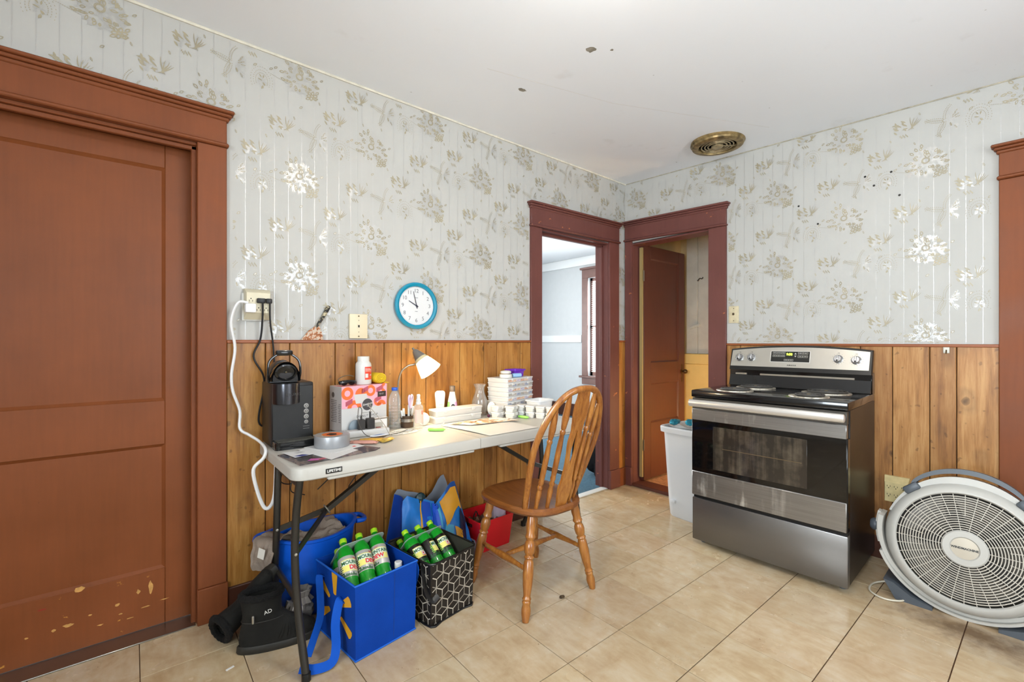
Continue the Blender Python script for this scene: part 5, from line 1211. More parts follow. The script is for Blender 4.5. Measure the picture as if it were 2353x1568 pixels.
# ---- bead boxes
FROST = NT('frosted_plastic'); tr_ = FROST.n('ShaderNodeBsdfTransparent'); mx = FROST.n('ShaderNodeMixShader'); mx.inputs[0].default_value = .72; FROST.base(hexc('f0f0ef')); FROST.p(Roughness=.28); FROST.l(tr_.outputs[0], mx.inputs[1]); FROST.l(FROST.b.outputs[0], mx.inputs[2]); FROST.l(mx.outputs[0], FROST.o.inputs[0]); FROST = reg('frosted_plastic', FROST)
WBX = M('bead_box_white', dim('e9e7e2', 0.8), .32)
BEADC = ['b8b0a8', 'c9a08a', '9aa0b0', 'd8b8a0', 'a8a49c', 'c0b8c8']
def organizer(x, y, z, rot, L, Dp, h, cells, label, group, mat, bead=True, seed=0):
    t = thing('bead_organizer', label, 'storage box', (x, y, z), rot, group)
    one('box', loft([bl2(L/2-.003, Dp/2-.003, .006, 0), bl2(L/2-.001, Dp/2-.001, .006, .003), bl2(L/2, Dp/2, .006, h*.72)]), mat, t)
    one('lid', loft([bl2(L/2+.002, Dp/2+.002, .007, h*.72), bl2(L/2+.003, Dp/2+.003, .007, h*.76), bl2(L/2+.002, Dp/2+.002, .007, h*.97), bl2(L/2-.002, Dp/2-.002, .006, h-.0006)]), mat, t)
    rr = random.Random(seed)
    if bead:
        for k in range(cells):
            w = (L-.012)/cells; x0 = -L/2+.006+w*k
            one('cell_contents', rbox(x0+.002, x0+w-.002, -Dp/2-.0008, -Dp/2+.01, .005, h*.66, .001, 1), M('beads_'+BEADC[(k*2+seed) % 6], BEADC[(k*2+seed) % 6], .45, nv=.3, ns=90), t)
    for k in (-.3, .3): one('latch', rbox(k*L-.011, k*L+.011, -Dp/2-.005, -Dp/2+.002, h*.45, h*.92, .002, 1), WBX, t)
    return t
def bl2(hx, hy, r, z): return [(x, y, z) for x, y in rrect(-hx, hx, -hy, hy, r, 3)]
ORD = ['bottom', 'second from the bottom', 'third from the bottom', 'fourth from the bottom', 'fourth from the top', 'third from the top', 'second from the top', 'topmost']
F0 = Vector((1.728, 2.127)); e1 = Vector((cos(R(13)), sin(R(13)))); e2 = Vector((-e1.y, e1.x)); C0 = F0+e1*.133+e2*.082-Vector((.006, .018))
for k in range(8):
    j = .002*math.sin(k*2.3); organizer(C0.x+j, C0.y, TZ+.0282*k, 13+.6*math.sin(k*1.7), .262, .158, .0282, 6, 'clear craft organizer, '+ORD[k]+' of the tall stack at the table end', 'clear organizers in the tall stack', FROST, True, k)
SZ = TZ+.0282*8
for k, lab in enumerate(('lower long white bead box under its twin in front of the shampoo', 'upper long white bead box on top of its twin in front of the shampoo')):
    organizer(1.408+.004*k, 2.195, TZ+.038*k, 1.5, .312, .078, .038, 7, lab, 'long white bead boxes', WBX, False)
for n, (x, y, r) in enumerate(((1.652, 2.118, 8), (1.705, 2.056, 22))):
    for k in range(2):
        organizer(x, y, TZ+.036*k, r, .058, .052, .036, 1, ('upper' if k else 'lower')+' little white bead jar of the pair '+('beside the glass vase' if n == 0 else 'between the vase pair and the bead row'), 'little white bead jars', WBX, False)
for k in range(2):
    for q in range(4):
        organizer(1.788+.024*q, 2.062-.062*q, TZ+.036*k, 20, .056, .05, .036, 1, ('upper' if k else 'lower')+' bead jar, '+('first', 'second', 'third', 'fourth')[q]+' of the row from the organizer stack to the chair', 'row of white bead jars', WBX, False)
ct_ = thing('food_container', 'open clear plastic tub behind the row of bead jars', 'container', (1.925, 2.05, TZ), 8)
one('tub', loft([bl2(.06, .045, .015, 0), bl2(.072, .056, .02, .082), bl2(.078, .062, .022, .084), bl2(.078, .062, .022, .092), bl2(.068, .052, .018, .09), bl2(.056, .042, .014, .003)], True, True), FROST, ct_)
jr = thing('white_jar', 'low white jar on the front of the organizer stack', 'jar', (C0.x-.075, C0.y-.045, SZ), 10)
one('jar', rcyl(.039, 0, .022, .003, 30), WP, jr); one('ring', rcyl(.031, .0222, .030, .001, 30), M('jar_grey_ring', 'a49c90', .4), jr); one('lid', lathe([(.033, .030), (.034, .036), (.031, .041), (.018, .045), (0, .046)], 30), WP, jr)
pbk = thing('purple_basket', 'small purple plastic basket on top of the organizer stack', 'basket', (C0.x+.05, C0.y+.015, SZ), 10)
PURP = M('purple_plastic', '7030b8', .35)
one('basket', loft([bl2(.042, .035, .008, 0), bl2(.047, .04, .008, .036), bl2(.054, .047, .01, .037), bl2(.055, .048, .01, .046), bl2(.045, .038, .008, .044), bl2(.039, .032, .008, .003)]), PURP, pbk)
for z in (.010, .018, .026): one('ridge', loft([bl2(.0435+.0012*z/.01, .0365+.0012*z/.01, .008, z), bl2(.0435+.0012*z/.01, .0365+.0012*z/.01, .008, z+.002)]), PURP, pbk)
br_ = thing('blue_roll', 'small blue roll lying beside the purple basket', 'roll', (C0.x+.002, C0.y-.056, SZ+.0125), 75)
one('roll', lathe([(.005, -.03), (.0125, -.03), (.0125, .03), (.005, .03), (.005, -.03)], 20, False), M('light_blue_roll', '8fb4d8', .4), br_, RX(90)); one('core', lathe([(.0045, -.028), (.005, -.028), (.005, .028)], 14, False), M('cap_blue', '2a5bc0', .35), br_, RX(90))
# ---- painting canvas and pens
cv = NT('diamond_painting'); nn = cv.noise(cv.mapping(cv.coord(), (1, 1, 1), rot=(0, 0, .5)), 16, 5, .6, 1.0); cv.base(cv.ramp(nn, [(.40, hexc('8a5a3c')), (.47, hexc('d0a878')), (.52, hexc('ece8e2')), (.62, hexc('e8e2da'))])); cv.p(Roughness=.45); cv = reg('diamond_painting', cv)
pn = thing('craft_canvas', 'large white craft canvas with a half finished brown picture', 'canvas', (0, 0, TZ+.0006))
pn.location = (1.42, 1.915, TZ+.0006)
def rel(p): return [(x-1.42, y-1.915) for x, y in p]
one('sheet', sheet(lambda u, v: (Vector((*rel([(1.255, 2.10)])[0], 0))*(1-u)*(1-v)+Vector((*rel([(1.30, 1.728)])[0], 0))*(1-u)*v+Vector((*rel([(1.62, 1.735)])[0], 0))*u*v+Vector((*rel([(1.60, 2.10)])[0], 0))*u*(1-v)+Vector((0, 0, .002+.006*abs(sin(u*5+v*2))*v*(1-v)*2))), 16, 16, .0012), M('canvas_white', dim('e2ded8', 0.8), .5), pn)
one('picture', sheet(lambda u, v: (Vector((*rel([(1.29, 2.088)])[0], 0))*(1-u)*(1-v)+Vector((*rel([(1.36, 1.98)])[0], 0))*(1-u)*v+Vector((*rel([(1.66, 1.93)])[0], 0))*u*v+Vector((*rel([(1.62, 2.085)])[0], 0))*u*(1-v)+Vector((0, 0, .0095))), 10, 6, .0006), cv, pn)
GRN = M('green_pen', '8fce5c', .35)
for n, (x, y, a, L) in enumerate(((1.163, 1.992, -38, .082), (1.748, 2.0, -75, .07))):
    g = thing('craft_pen', 'short light green craft pen '+('in front of the tangled cables' if n == 0 else 'lying beside the row of bead jars'), 'pen', (x, y, TZ+.0085), a)
    one('barrel', lathe([(.004, -L/2), (.0082, -L/2+.005), (.0082, L/2-.008), (.005, L/2), (.0, L/2+.001)], 8), GRN, g, RY(90)); one('grip', lathe([(.003, L/2), (.0025, L/2+.006), (0, L/2+.007)], 8), GRN, g, RY(90))
tag(one('yarn_ball', blob(.009, .009, .009, .15, 5, 2, 12, 8), M('plum_yarn', '5a2a40', .8), loc=(1.617, 2.16, TZ+.009)), 'small plum coloured bobble between bead boxes', 'bobble')
# ================================================================== things under the table
# ---- soda bottles
GRB = M('green_bottle', '179a28', .1, trans=.25, ior=1.35, coat=.6)
LIME = M('lime_cap', '9acb1e', .35); SILVL = M('silver_label', 'b9b7b2', .35, .35, nv=.08); BLKL = M('black_label', '17140f', .35, nv=.5, ns=25)
REDI = M('logo_red', 'd02c34', .4); GRNI = M('logo_green', '14562a', .4); YELI = M('logo_yellow', 'e6dc78', .4)
BPROF = [(0, .010), (.012, .004), (.022, 0), (.029, .005), (.033, .020), (.0335, .045), (.0318, .060), (.0335, .072), (.0335, .160), (.0325, .176), (.027, .198), (.018, .216), (.0125, .224), (.0125, .232)]
def soda(name, label, group, lab, spin):
    t = thing(name, label, 'bottle', (0, 0, 0), 0, group)
    one('bottle', lathe(BPROF, 24), GRB, t); one('cap', rcyl(.0148, .228, .247, .002, 18), LIME, t)
    l = one('label', lathe([(.0339, .072), (.0341, .073), (.0341, .157), (.0339, .158)], 28, False), SILVL if lab == 's' else BLKL, t)
    W = RZ(spin)
    one('logo_plate', wlabel(.0344, -62, 110, .094, .143, 18), YELI, l, W)
    one('logo_field', wlabel(.0346, -58, 106, .119, .140, 18), M('logo_pale', 'cfd8c8', .4), l, W)
    one('logo_field', wlabel(.0346, -12, 76, .097, .118, 10), REDI if lab == 'b' else M('logo_pale', 'cfd8c8', .4), l, W)
    MB().add(wrap(text_vf('MOUNTAIN', .0200, .0002, bold=.0005), .0349), 0, W @ RZ(28) @ T(0, 0, .1285)).build('logo_lettering', GRNI, l, smooth=0)
    MB().add(wrap(text_vf('DEW', .0235, .0002, bold=.0009), .0349), 0, W @ RZ(32) @ T(0, 0, .1075)).build('logo_lettering', REDI if lab == 's' else WP, l, smooth=0)
    if lab == 's': MB().add(wrap(text_vf('DIET', .0085, .0002), .0346), 0, W @ RZ(36) @ T(0, 0, .147)).build('logo_lettering', REDI, l, smooth=0)
    rr = random.Random(8); g = MB()
    for k in range(16):
        a = -110+9*k; g.add(wlabel(.0344, a, a+7, .0745, .080+.010*rr.random(), 2))
    g.build('label_art', GRNI, l, W if False else None) if False else g.build('label_art', GRNI, l)
    g = MB()
    for k in range(5): g.add(wlabel(.0344, -75-4*(k % 2), -52-4*(k % 2), .088+.008*k, .092+.008*k, 3))
    g.build('label_art', M('label_dark_green', '1c3a1e', .4) if lab == 's' else M('label_lime', '6fae2c', .4), l, rot=(0, 0, R(spin)))
    return t
def place(o, base, top, roll=0):
    a = Vector(base); d = (Vector(top)-a).normalized(); q = Vector((0, 0, 1)).rotation_difference(d)
    m = q.to_matrix().to_4x4() @ RZ(roll); o.location = a; o.rotation_euler = m.to_euler(); return o
proto = soda('soda_bottle', 'green soda bottle with silver label in the pack inside the blue shopping bag', 'silver label soda bottles in the blue bag', 's', 0)
blab = proto['label']
rows = []
for k, rl in enumerate((4, 0, -70)): x = .648+.0715*k; y = 1.733+.010*k; rows.append(((x, y, .205), (x+.025, y+.175, .345), rl))
for k, rl in enumerate((20, -10, 40)): x = .643+.0715*k; y = 1.779+.010*k; rows.append(((x, y, .148), (x+.025, y+.175, .288), rl))
WH = ('end towards the tub', 'middle one', 'end towards the patterned bag')
for n, (a, b, rl) in enumerate(rows):
    o = place(proto if n == 0 else copy_tree(proto), a, b, rl)
    o['label'] = 'silver label soda bottle, '+('upper' if n < 3 else 'lower')+' pack row in blue bag, '+WH[n % 3]
RINGM = M('carrier_plastic', 'b8c8c0', .3, alpha=.75)
def carrier(name, label, mid, xd, ax):
    t = thing(name, label, 'carrier', mid)
    X = Vector(xd).normalized(); A = Vector(ax).normalized(); Y = A.cross(X)
    m = Matrix((( X.x, Y.x, A.x, 0), (X.y, Y.y, A.y, 0), (X.z, Y.z, A.z, 0), (0, 0, 0, 1)))
    one('sheet', rprism(rrect(-.108, .108, -.075, .075, .03, 5), -.001, .001, .0004, 1), RINGM, t, m)
    return t
carrier('pack_carrier', 'clear plastic carrier over the necks of the silver label soda pack', (.742, 1.930, .300), (.99, .13, 0), (.02, .18, .14))
WCB = M('white_cap', 'e6e4de', .35); CLB = M('clear_grey_plastic', '9aa09a', .15, trans=.6)
def upright(x, y, n):
    t = thing('seltzer_bottle', 'clear white-capped bottle in the blue bag, '+('under the silver soda pack', 'beside the silver soda pack', 'in the corner by the patterned bag')[n], 'bottle', (x, y, .012), 0, 'white capped bottles in the blue bag')
    one('bottle', lathe([(.02, 0), (.028, .004), (.028, .15), (.02, .19), (.0125, .205), (.0125, .225)], 20), CLB, t)
    c = one('cap', rcyl(.0155, .222, .248, .002, 22), WCB, t)
    one('cap_swirl', tube([((.003+.009*k/30)*cos(k*.4), (.003+.009*k/30)*sin(k*.4), .2483) for k in range(31)], .0006, 5), M('grey_ink', 'a5a5a5', .5), c)
for n, (x, y) in enumerate(((.735, 1.716), (.815, 1.722), (.862, 1.79))): upright(x, y, n)
protob = soda('soda_bottle', 'green soda bottle with black label in the pack inside the geometric bag', 'black label soda bottles in the patterned bag', 'b', 0)
rows = []
for k, rl in enumerate((25, 60, 20)): rows.append(((.984+.0705*k, 1.732+.012*k, .165), (.958+.0705*k, 1.892+.012*k, .298), rl))
for k, rl in enumerate((20, -10, 40)): rows.append(((.980+.0705*k, 1.777+.012*k, .108), (.954+.0705*k, 1.937+.012*k, .241), rl))
WH = ('end towards the blue bag', 'middle one', 'end towards the chair')
for n, (a, b, rl) in enumerate(rows):
    o = place(protob if n == 0 else copy_tree(protob), a, b, rl)
    o['label'] = 'black label soda bottle, '+('upper' if n < 3 else 'lower')+' row in patterned bag, '+WH[n % 3]
carrier('pack_carrier', 'clear plastic carrier over the necks of the black label soda pack', (1.028, 1.915, .256), (.98, .18, 0), (-.03, .163, .13))

# ---- blue shopping bag with the yellow spark
def bag_shell(hx0, hy0, hx1, hy1, h, wall=.003, sag=0.0):
    o = []
    for hx, hy, z in ((hx0, hy0, 0), (hx0+(hx1-hx0)*.5, hy0+(hy1-hy0)*.5, h*.5), (hx1, hy1, h), (hx1-wall, hy1-wall, h), (hx0-wall+(hx1-hx0)*.5, hy0-wall+(hy1-hy0)*.5, h*.5), (hx0-wall, hy0-wall, .004)):
        o.append([(x, y, z+(sag*(abs(x/hx)-.6) if z > h*.9 else 0)) for x, y in [(-hx, -hy), (0, -hy*1.0), (hx, -hy), (hx, 0), (hx, hy), (0, hy), (-hx, hy), (-hx, 0)]])
    return loft(o)
BLUEF = M('blue_nonwoven', '023c9a', .7, nv=.12, ns=7, bump=.25, bs=400, spec=.2); YELF = M('spark_yellow', 'e3a51c', .55)
sb_ = thing('shopping_bag', 'open blue reusable shopping bag with a yellow spark logo full of soda bottles', 'bag', (.743, 1.837, 0), 8)
hx, hy, hh = .132, .152, .288
one('shell', bag_shell(hx, hy, hx+.006, hy+.006, hh), BLUEF, sb_)
for z, b in ((.004, 'hem'), (hh-.003, 'hem')):
    e = .0065 if z > .1 else .001
    one(b, tube([(-hx-e, -hy-e, z), (hx+e, -hy-e, z), (hx+e, hy+e, z), (-hx-e, hy+e, z)], .0035, 6, True), M('blue_hem', '1660c4', .55), sb_)
one('seam', tube([(.03, -hy-.001, .02), (.03, -hy-.007, hh-.01)], .0012, 5), M('blue_seam', '083a86', .6), sb_)
spk = MB()                                       # six rounded rays on the bag's end (-x side)
for k in range(6):
    a = R(90+60*k)
    pts = [(cos(a)*(.05+.085*u)-sin(a)*w*(.75+.6*u), sin(a)*(.05+.085*u)+cos(a)*w*(.62+.55*u)) for u, w in ((0, -.014), (.5, -.016), (.92, -.017), (1, -.008), (1, .008), (.92, .017), (.5, .016), (0, .014), (-.04, 0))]
    spk.add(([(-hx-.0009-.006*min(1, max(0, (q+.150)/hh)), p*1.05, q+.150) for p, q in pts], [tuple(range(8, -1, -1))]))
spk.build('spark_logo', YELF, sb_, smooth=0)
HANDM = M('blue_webbing', '0a4cae', .7, bump=.2, bs=500, spec=.2)
def strap(name, pts, mat, par, w=.017, up=(1, 0, 0)):
    P_ = smooth(pts, 6); v = []; f = []
    return one(name, tube(P_, w, 8, flat=.14, up=up), mat, par)
strap('handle', [(-hx-.004, -.065, .20), (-hx-.022, -.07, .205), (-hx-.045, -.085, .14), (-hx-.05, -.10, .06), (-hx-.075, -.115, .022), (-hx-.13, -.10, .020), (-hx-.165, -.06, .022)], HANDM, sb_)
strap('handle', [(-hx-.004, .10, .235), (-hx-.02, .10, .24), (-hx-.03, .07, .17), (-hx-.045, .04, .11), (-hx-.09, .0, .06), (-hx-.12, -.02, .022)], HANDM, sb_)
strap('handle', [(hx+.008, -.13, .282), (hx+.016, -.14, .24), (hx+.018, -.11, .16), (hx+.016, -.05, .13)], HANDM, sb_, up=(1, 0, 0))

# ---- black bag with white cube pattern
gb = thing('tote_bag', 'open black reusable bag with white geometric cube pattern full of soda bottles', 'bag', (1.045, 1.832, 0), 9)
gx, gy, gh = .118, .145, .268
BLKF = M('black_bag_cloth', '1d1916', .5, nv=.6, ns=9); INM = M('bag_lining', '37362c', .6, nv=.15)
o = []
def gl_(hx, hy, z, bow=0): return [(x*(1+0), y, z) for x, y in [(-hx, -hy), (-hx*.5, -hy-bow*.7), (0, -hy-bow), (hx*.5, -hy-bow*.7), (hx, -hy), (hx+bow*.3, 0), (hx, hy), (hx*.5, hy+bow*.8), (0, hy+bow), (-hx*.5, hy+bow*.8), (-hx, hy), (-hx-bow*.3, 0)]]
one('shell', loft([gl_(gx, gy, 0), gl_(gx+.004, gy+.004, gh*.5, .002), gl_(gx+.01, gy+.008, gh, .012)], True, False), BLKF, gb)
one('lining', loft([gl_(gx+.006, gy+.004, gh, .012), gl_(gx, gy, gh*.5, .002), gl_(gx-.004, gy-.004, .006)], False, True), INM, gb)
for L in ([(x, y, gh) for x, y, z in gl_(gx+.009, gy+.007, gh, .012)], [(x, y, .004) for x, y, z in gl_(gx+.001, gy+.001, 0)]): one('binding', tube(smooth(L, 3, True), .0045, 6, True), BLK, gb)
ln = MB(); u = .037; up_ = u*sqrt(3)
def seg(p, q, fn, w=.0021):
    d = Vector(q)-Vector(p); n_ = Vector((-d[1], d[0])).normalized()*w
    P4 = [Vector(p)-n_, Vector(q)-n_, Vector(q)+n_, Vector(p)+n_]
    ln.add(([fn(*c) for c in P4], [(0, 1, 2, 3)]))
def front(x, z): t = z/gh; return (x, -gy-.008*t-.012*t*t*(1-(x/gx)**2)-.0016, z)
def side(y, z): t = z/gh; return (-gx-.0105*t-.0016-.0036*t*t, y, z)
def sider(y, z): t = z/gh; return (gx+.0105*t+.0016+.0036*t*t, y, z)
for fn, a0, a1 in ((front, -gx, gx), (side, -gy, gy), (sider, -gy, gy)):
    for i in range(-6, 7):
        for j in range(-1, 8):
            cx = i*up_+(up_/2 if j % 2 else 0); cz_ = .03+j*u*1.5
            V = [(cx+u*cos(R(30+60*k)), cz_+u*sin(R(30+60*k))) for k in range(6)]
            sg = [(V[k], V[(k+1) % 6]) for k in range(6)]+[((cx, cz_), V[k]) for k in (0, 2, 4)]
            for p, q in sg:
                t0, t1 = 0.0, 1.0
                for ax_, lo_, hi_ in ((0, a0+.002, a1-.002), (1, .008, gh-.008)):
                    d_ = q[ax_]-p[ax_]
                    if abs(d_) < 1e-9:
                        if not lo_ <= p[ax_] <= hi_: t1 = -1
                    else:
                        u0, u1 = sorted(((lo_-p[ax_])/d_, (hi_-p[ax_])/d_)); t0 = max(t0, u0); t1 = min(t1, u1)
                if t1-t0 > .05: seg((p[0]+(q[0]-p[0])*t0, p[1]+(q[1]-p[1])*t0), (p[0]+(q[0]-p[0])*t1, p[1]+(q[1]-p[1])*t1), fn)
ln.build('cube_pattern', M('pattern_white', 'b9b1a2', .5, nv=.15, ns=30), gb, smooth=0, kind='stuff')
strap('handle', [(-gx-.01, -.10, gh-.02), (-gx-.02, -.12, .22), (-gx-.022, -.14, .16), (-gx-.010, -gy-.02, .125), (-gx+.02, -gy-.022, .135)], BLK, gb, .012, (0, 1, 0))
strap('handle', [(gx+.013, -.08, gh-.03), (gx+.02, -.07, .18), (gx+.02, -.03, .13), (gx+.018, .02, .17), (gx+.016, .03, .24)], BLK, gb, .012, (1, 0, 0))

# ---- colourful tote leaning on the wall
tt = thing('tote_bag', 'slumped blue reusable tote with yellow and teal diamond panels leaning on the panelling', 'bag', (1.24, 2.19, .0025))
TBL = M('tote_blue', '1c74c4', .42, nv=.15, ns=9, bump=.15, bs=40); TB2 = M('tote_royal', '0f48b0', .45, nv=.15, ns=9); TYE = M('tote_yellow', 'dd9a24', .45, nv=.08); TTE = M('tote_teal', '3c9cc0', .45, nv=.1); TNV = M('tote_navy', '1a2346', .45, nv=.2); TGR = M('tote_lining_grey', '8f97a3', .5)
def topz(u): # profile of the slumped mouth
    pts = [(0, .36), (.06, .385), (.22, .355), (.33, .345), (.42, .33), (.55, .30), (.66, .33), (.78, .40), (.86, .408), (.93, .33), (1, .22)]
    for (a, z0), (b, z1) in zip(pts, pts[1:]):
        if a <= u <= b: return z0+(z1-z0)*(u-a)/(b-a)
    return .2
def tfront(u, v, d=0):
    w = 1-.18*v*(1 if u < .5 else .75); x = (u-.5)*.46*w+(.02*v if u < .5 else .0); z = topz(u)*v
    y = -.115+.10*v+.018*noise.noise(Vector((u*7, v*4, 2)))-.02*sin(pi*u)*(1-v)-d
    return (x, y, z)
def tback(u, v, d=0): x, y, z = tfront(u, v); return (x, .105-.02*v+.006*sin(u*9), z+.012*v)
one('front_panel', sheet(lambda u, v: tfront(u, v), 30, 16, .0015), TBL, tt)
one('back_panel', sheet(lambda u, v: tback(u, v), 20, 10, .0015), TGR, tt)
for uu in (0, 1): one('gusset', sheet(lambda u, v, uu=uu: Vector(tfront(uu, v))*(1-u)+Vector(tback(uu, v))*u+Vector(((-.02 if uu == 0 else .02)*sin(pi*u)*-1, 0, 0)), 6, 10, .0015), TB2, tt)
def patch(nm, quad, mat, d=.0022):
    (a, b), (c, e), (g, h), (i, j) = quad
    one(nm, sheet(lambda u, v: tfront((a*(1-u)+c*u)*(1-v)+(i*(1-u)+g*u)*v, (b*(1-u)+e*u)*(1-v)+(j*(1-u)+h*u)*v, d), 6, 6, .0006), mat, tt)
patch('stripe', [(.235, .25), (.275, .25), (.285, .98), (.27, .98)], TYE)
patch('royal_panel', [(.28, .05), (.46, .05), (.42, .97), (.30, .97)], TB2)
patch('royal_fold', [(.45, .25), (.60, .25), (.56, .98), (.44, .98)], M('tote_bright_blue', '1450c8', .42, nv=.1), .012)
patch('yellow_panel', [(.66, .55), (.90, .70), (.86, .93), (.62, .97)], TYE, .006)
patch('teal_panel', [(.60, .35), (.68, .28), (.74, .50), (.64, .62)], TTE, .006)
patch('yellow_diamond', [(.72, .16), (.82, .10), (.84, .38), (.75, .48)], TYE, .006)
patch('navy_panel', [(.80, .36), (.90, .22), (.955, .62), (.88, .68)], TNV, .006)
patch('teal_panel', [(.50, .62), (.60, .60), (.60, .92), (.53, .92)], TTE, .010)
patch('rim_band', [(.70, .90), (.90, .90), (.89, 1.0), (.72, 1.0)], M('tote_rim_blue', '1c4f98', .45), .004)
one('dark_item', blob(.03, .02, .03, .2, 3, 5, 12, 8), M('dark_teal_wrap', '18363c', .35, nv=.5), tt, T(-.06, .0, .345))

# ---- red crate
rc = thing('red_crate', 'red plastic storage bin with a barcode sticker under the chair edge', 'storage bin', (1.605, 2.175, 0), 2)
RED = M('red_plastic', 'cc1620', .4)
one('shell', loft([bl2(.108, .096, .012, 0), bl2(.128, .112, .015, .17), bl2(.132, .116, .016, .172), bl2(.132, .116, .016, .18), bl2(.124, .108, .014, .178), bl2(.103, .091, .012, .004)], True, True), RED, rc)
hole = MB()
hole.add(box(-.1275, -.1225, -.035, .035, .132, .150), 0, None); hole.build('hand_slot', M('slot_shadow', '3a0a0c', .6), rc, smooth=0)
stk = one('sticker', box(-.1195, -.1180, -.07, -.02, .05, .10), M('sticker_white', 'd8d8e4', .5), rc, RY(0)); stk.rotation_euler = (0, R(-6.8), 0); stk.location = (-.001, 0, -.013)
one('sticker_logo', box(-.1202, -.1195, -.058, -.034, .066, .090), M('logo_dark_green', '0f2a1c', .5), stk, smooth=0)
for n, (x, y, L) in enumerate(((-.06, .02, .1), (-.02, -.03, .09), (.03, .03, .11))):
    tag(one('cable_bundle', tube(smooth([(x, y, .10), (x-.02, y-.01, .16), (x-.01, y-.02, .20), (x+.01, y-.01, .17), (x+.02, y+.02, .14), (x+.05, y+.03, .15)], 5), .0035, 6), M('dark_cable', '241a16', .4), loc=(1.605, 2.175, 0)), ('left looped', 'middle looped', 'right looped')[n]+' dark cable sticking out of the red bin', 'cable')
tag(one('junk_pile', sheet(lambda u, v: (1.605+(u-.5)*.2, 2.175+(v-.5)*.17, .125+.05*noise.noise(Vector((u*6, v*5, 3)))), 16, 12, .004), M('wire_clutter', '6a4a3a', .6, nv=.7, ns=60)), 'tangle of wires and packaging filling the red bin', 'clutter')
for n, (x, y, a) in enumerate(((.055, .035, 12), (.085, -.02, -30))):
    tag(one('plastic_packet', sheet(lambda u, v: ((u-.5)*.07, .008*sin(u*6), .13+.075*v), 8, 6, .001), M('packet_clear', 'c8b8c4', .2, alpha=.55), loc=(1.605+x, 2.175+y, 0), rot=(R(10), 0, R(a))), ('first clear zip packet at the back of the red bin', 'second clear zip packet with purple seal in the red bin')[n], 'packet')
tag(one('packet_seal', tube([(0, 0, .18), (.06, .02, .20)], .003, 6), M('purple_seal', '5a3aa8', .4), loc=(1.66, 2.16, 0)), 'thin purple zip seal strip at the top of the red bin', 'zip seal')

# ---- blue tub with cloth
bk = thing('blue_tub', 'blue flexible plastic tub with side handles behind the boots', 'bucket', (.628, 2.172, 0), -4)
BLP = M('tub_blue', '0d55c4', .34, nv=.05)
def ell(rx, ry, z, wob=0): return [(rx*cos(a), ry*sin(a), z+wob*cos(2*a)) for a in [2*pi*k/40 for k in range(40)]]
one('tub', loft([ell(.130, .092, 0), ell(.138, .098, .01), ell(.158, .112, .16), ell(.184, .126, .332, .010), ell(.193, .131, .338, .012), ell(.194, .132, .350, .012), ell(.180, .120, .349, .012), ell(.153, .107, .16), ell(.125, .088, .012)], True, True), BLP, bk)
for z, e in ((.28, .178), (.22, .169)): one('ridge', torus(1, .004, 40, 6), BLP, bk, T(0, 0, z) @ S(e*.985, e*.985*.69, 1))
for sg in (-1, 1): one('side_handle', tube(smooth([(sg*.182, -.045, .348), (sg*.218, -.038, .345), (sg*.23, 0, .343), (sg*.218, .038, .345), (sg*.182, .045, .348)], 6), .011, 10), BLP, bk)
one('wire_bail', tube(smooth([(.08, -.115, .30), (.12, -.118, .24), (.15, -.08, .22)], 6), .0018, 6), M('bail_grey', '5c6470', .4), bk)
CLO = M('taupe_cloth', '8f8174', .85, nv=.2, ns=14, bump=.5, bs=180)
cl2 = thing('towel', 'taupe cloth with a white care tag hanging over the rim of the blue tub', 'cloth', (.437, 2.128, .352), -55)
def drape(u, v):
    s = -.03+.30*v                      # along the cloth: inside the tub, over the rim, down the outside
    w = (u-.5)*(.115-.035*max(0, v-.5))
    if v < .35: y, z = .12-.30*v, .010-.05*(1-v/.35)**2+.012*sin(u*8)
    elif v < .5: t = (v-.35)/.15; y, z = .015-.035*t, .010+.006*sin(pi*t)-.006*t
    else: t = (v-.5)/.5; y, z = -.020-.022*sin(t*2.2), .004-.115*t
    return (w+.012*noise.noise(Vector((v*5, u*3, 1))), y+.012*noise.noise(Vector((u*6, v*6, 4))), z)
one('cloth', sheet(drape, 14, 24, .004), CLO, cl2)
one('care_tag', rbox(.005, .037, -.056, -.054, -.045, -.003, .0005, 1), M('tag_white', 'dcdad2', .6), cl2, RY(12))
tag(one('towel', sheet(lambda u, v: ((u-.5)*.24, (v-.5)*.13, .022*noise.noise(Vector((u*6, v*5, 2)))+.02*sin(u*9)*(v)), 22, 16, .005), CLO, loc=(.635, 2.172, .318), rot=(R(8), R(-6), R(5))), 'crumpled taupe cloth heaped inside the blue tub', 'cloth')

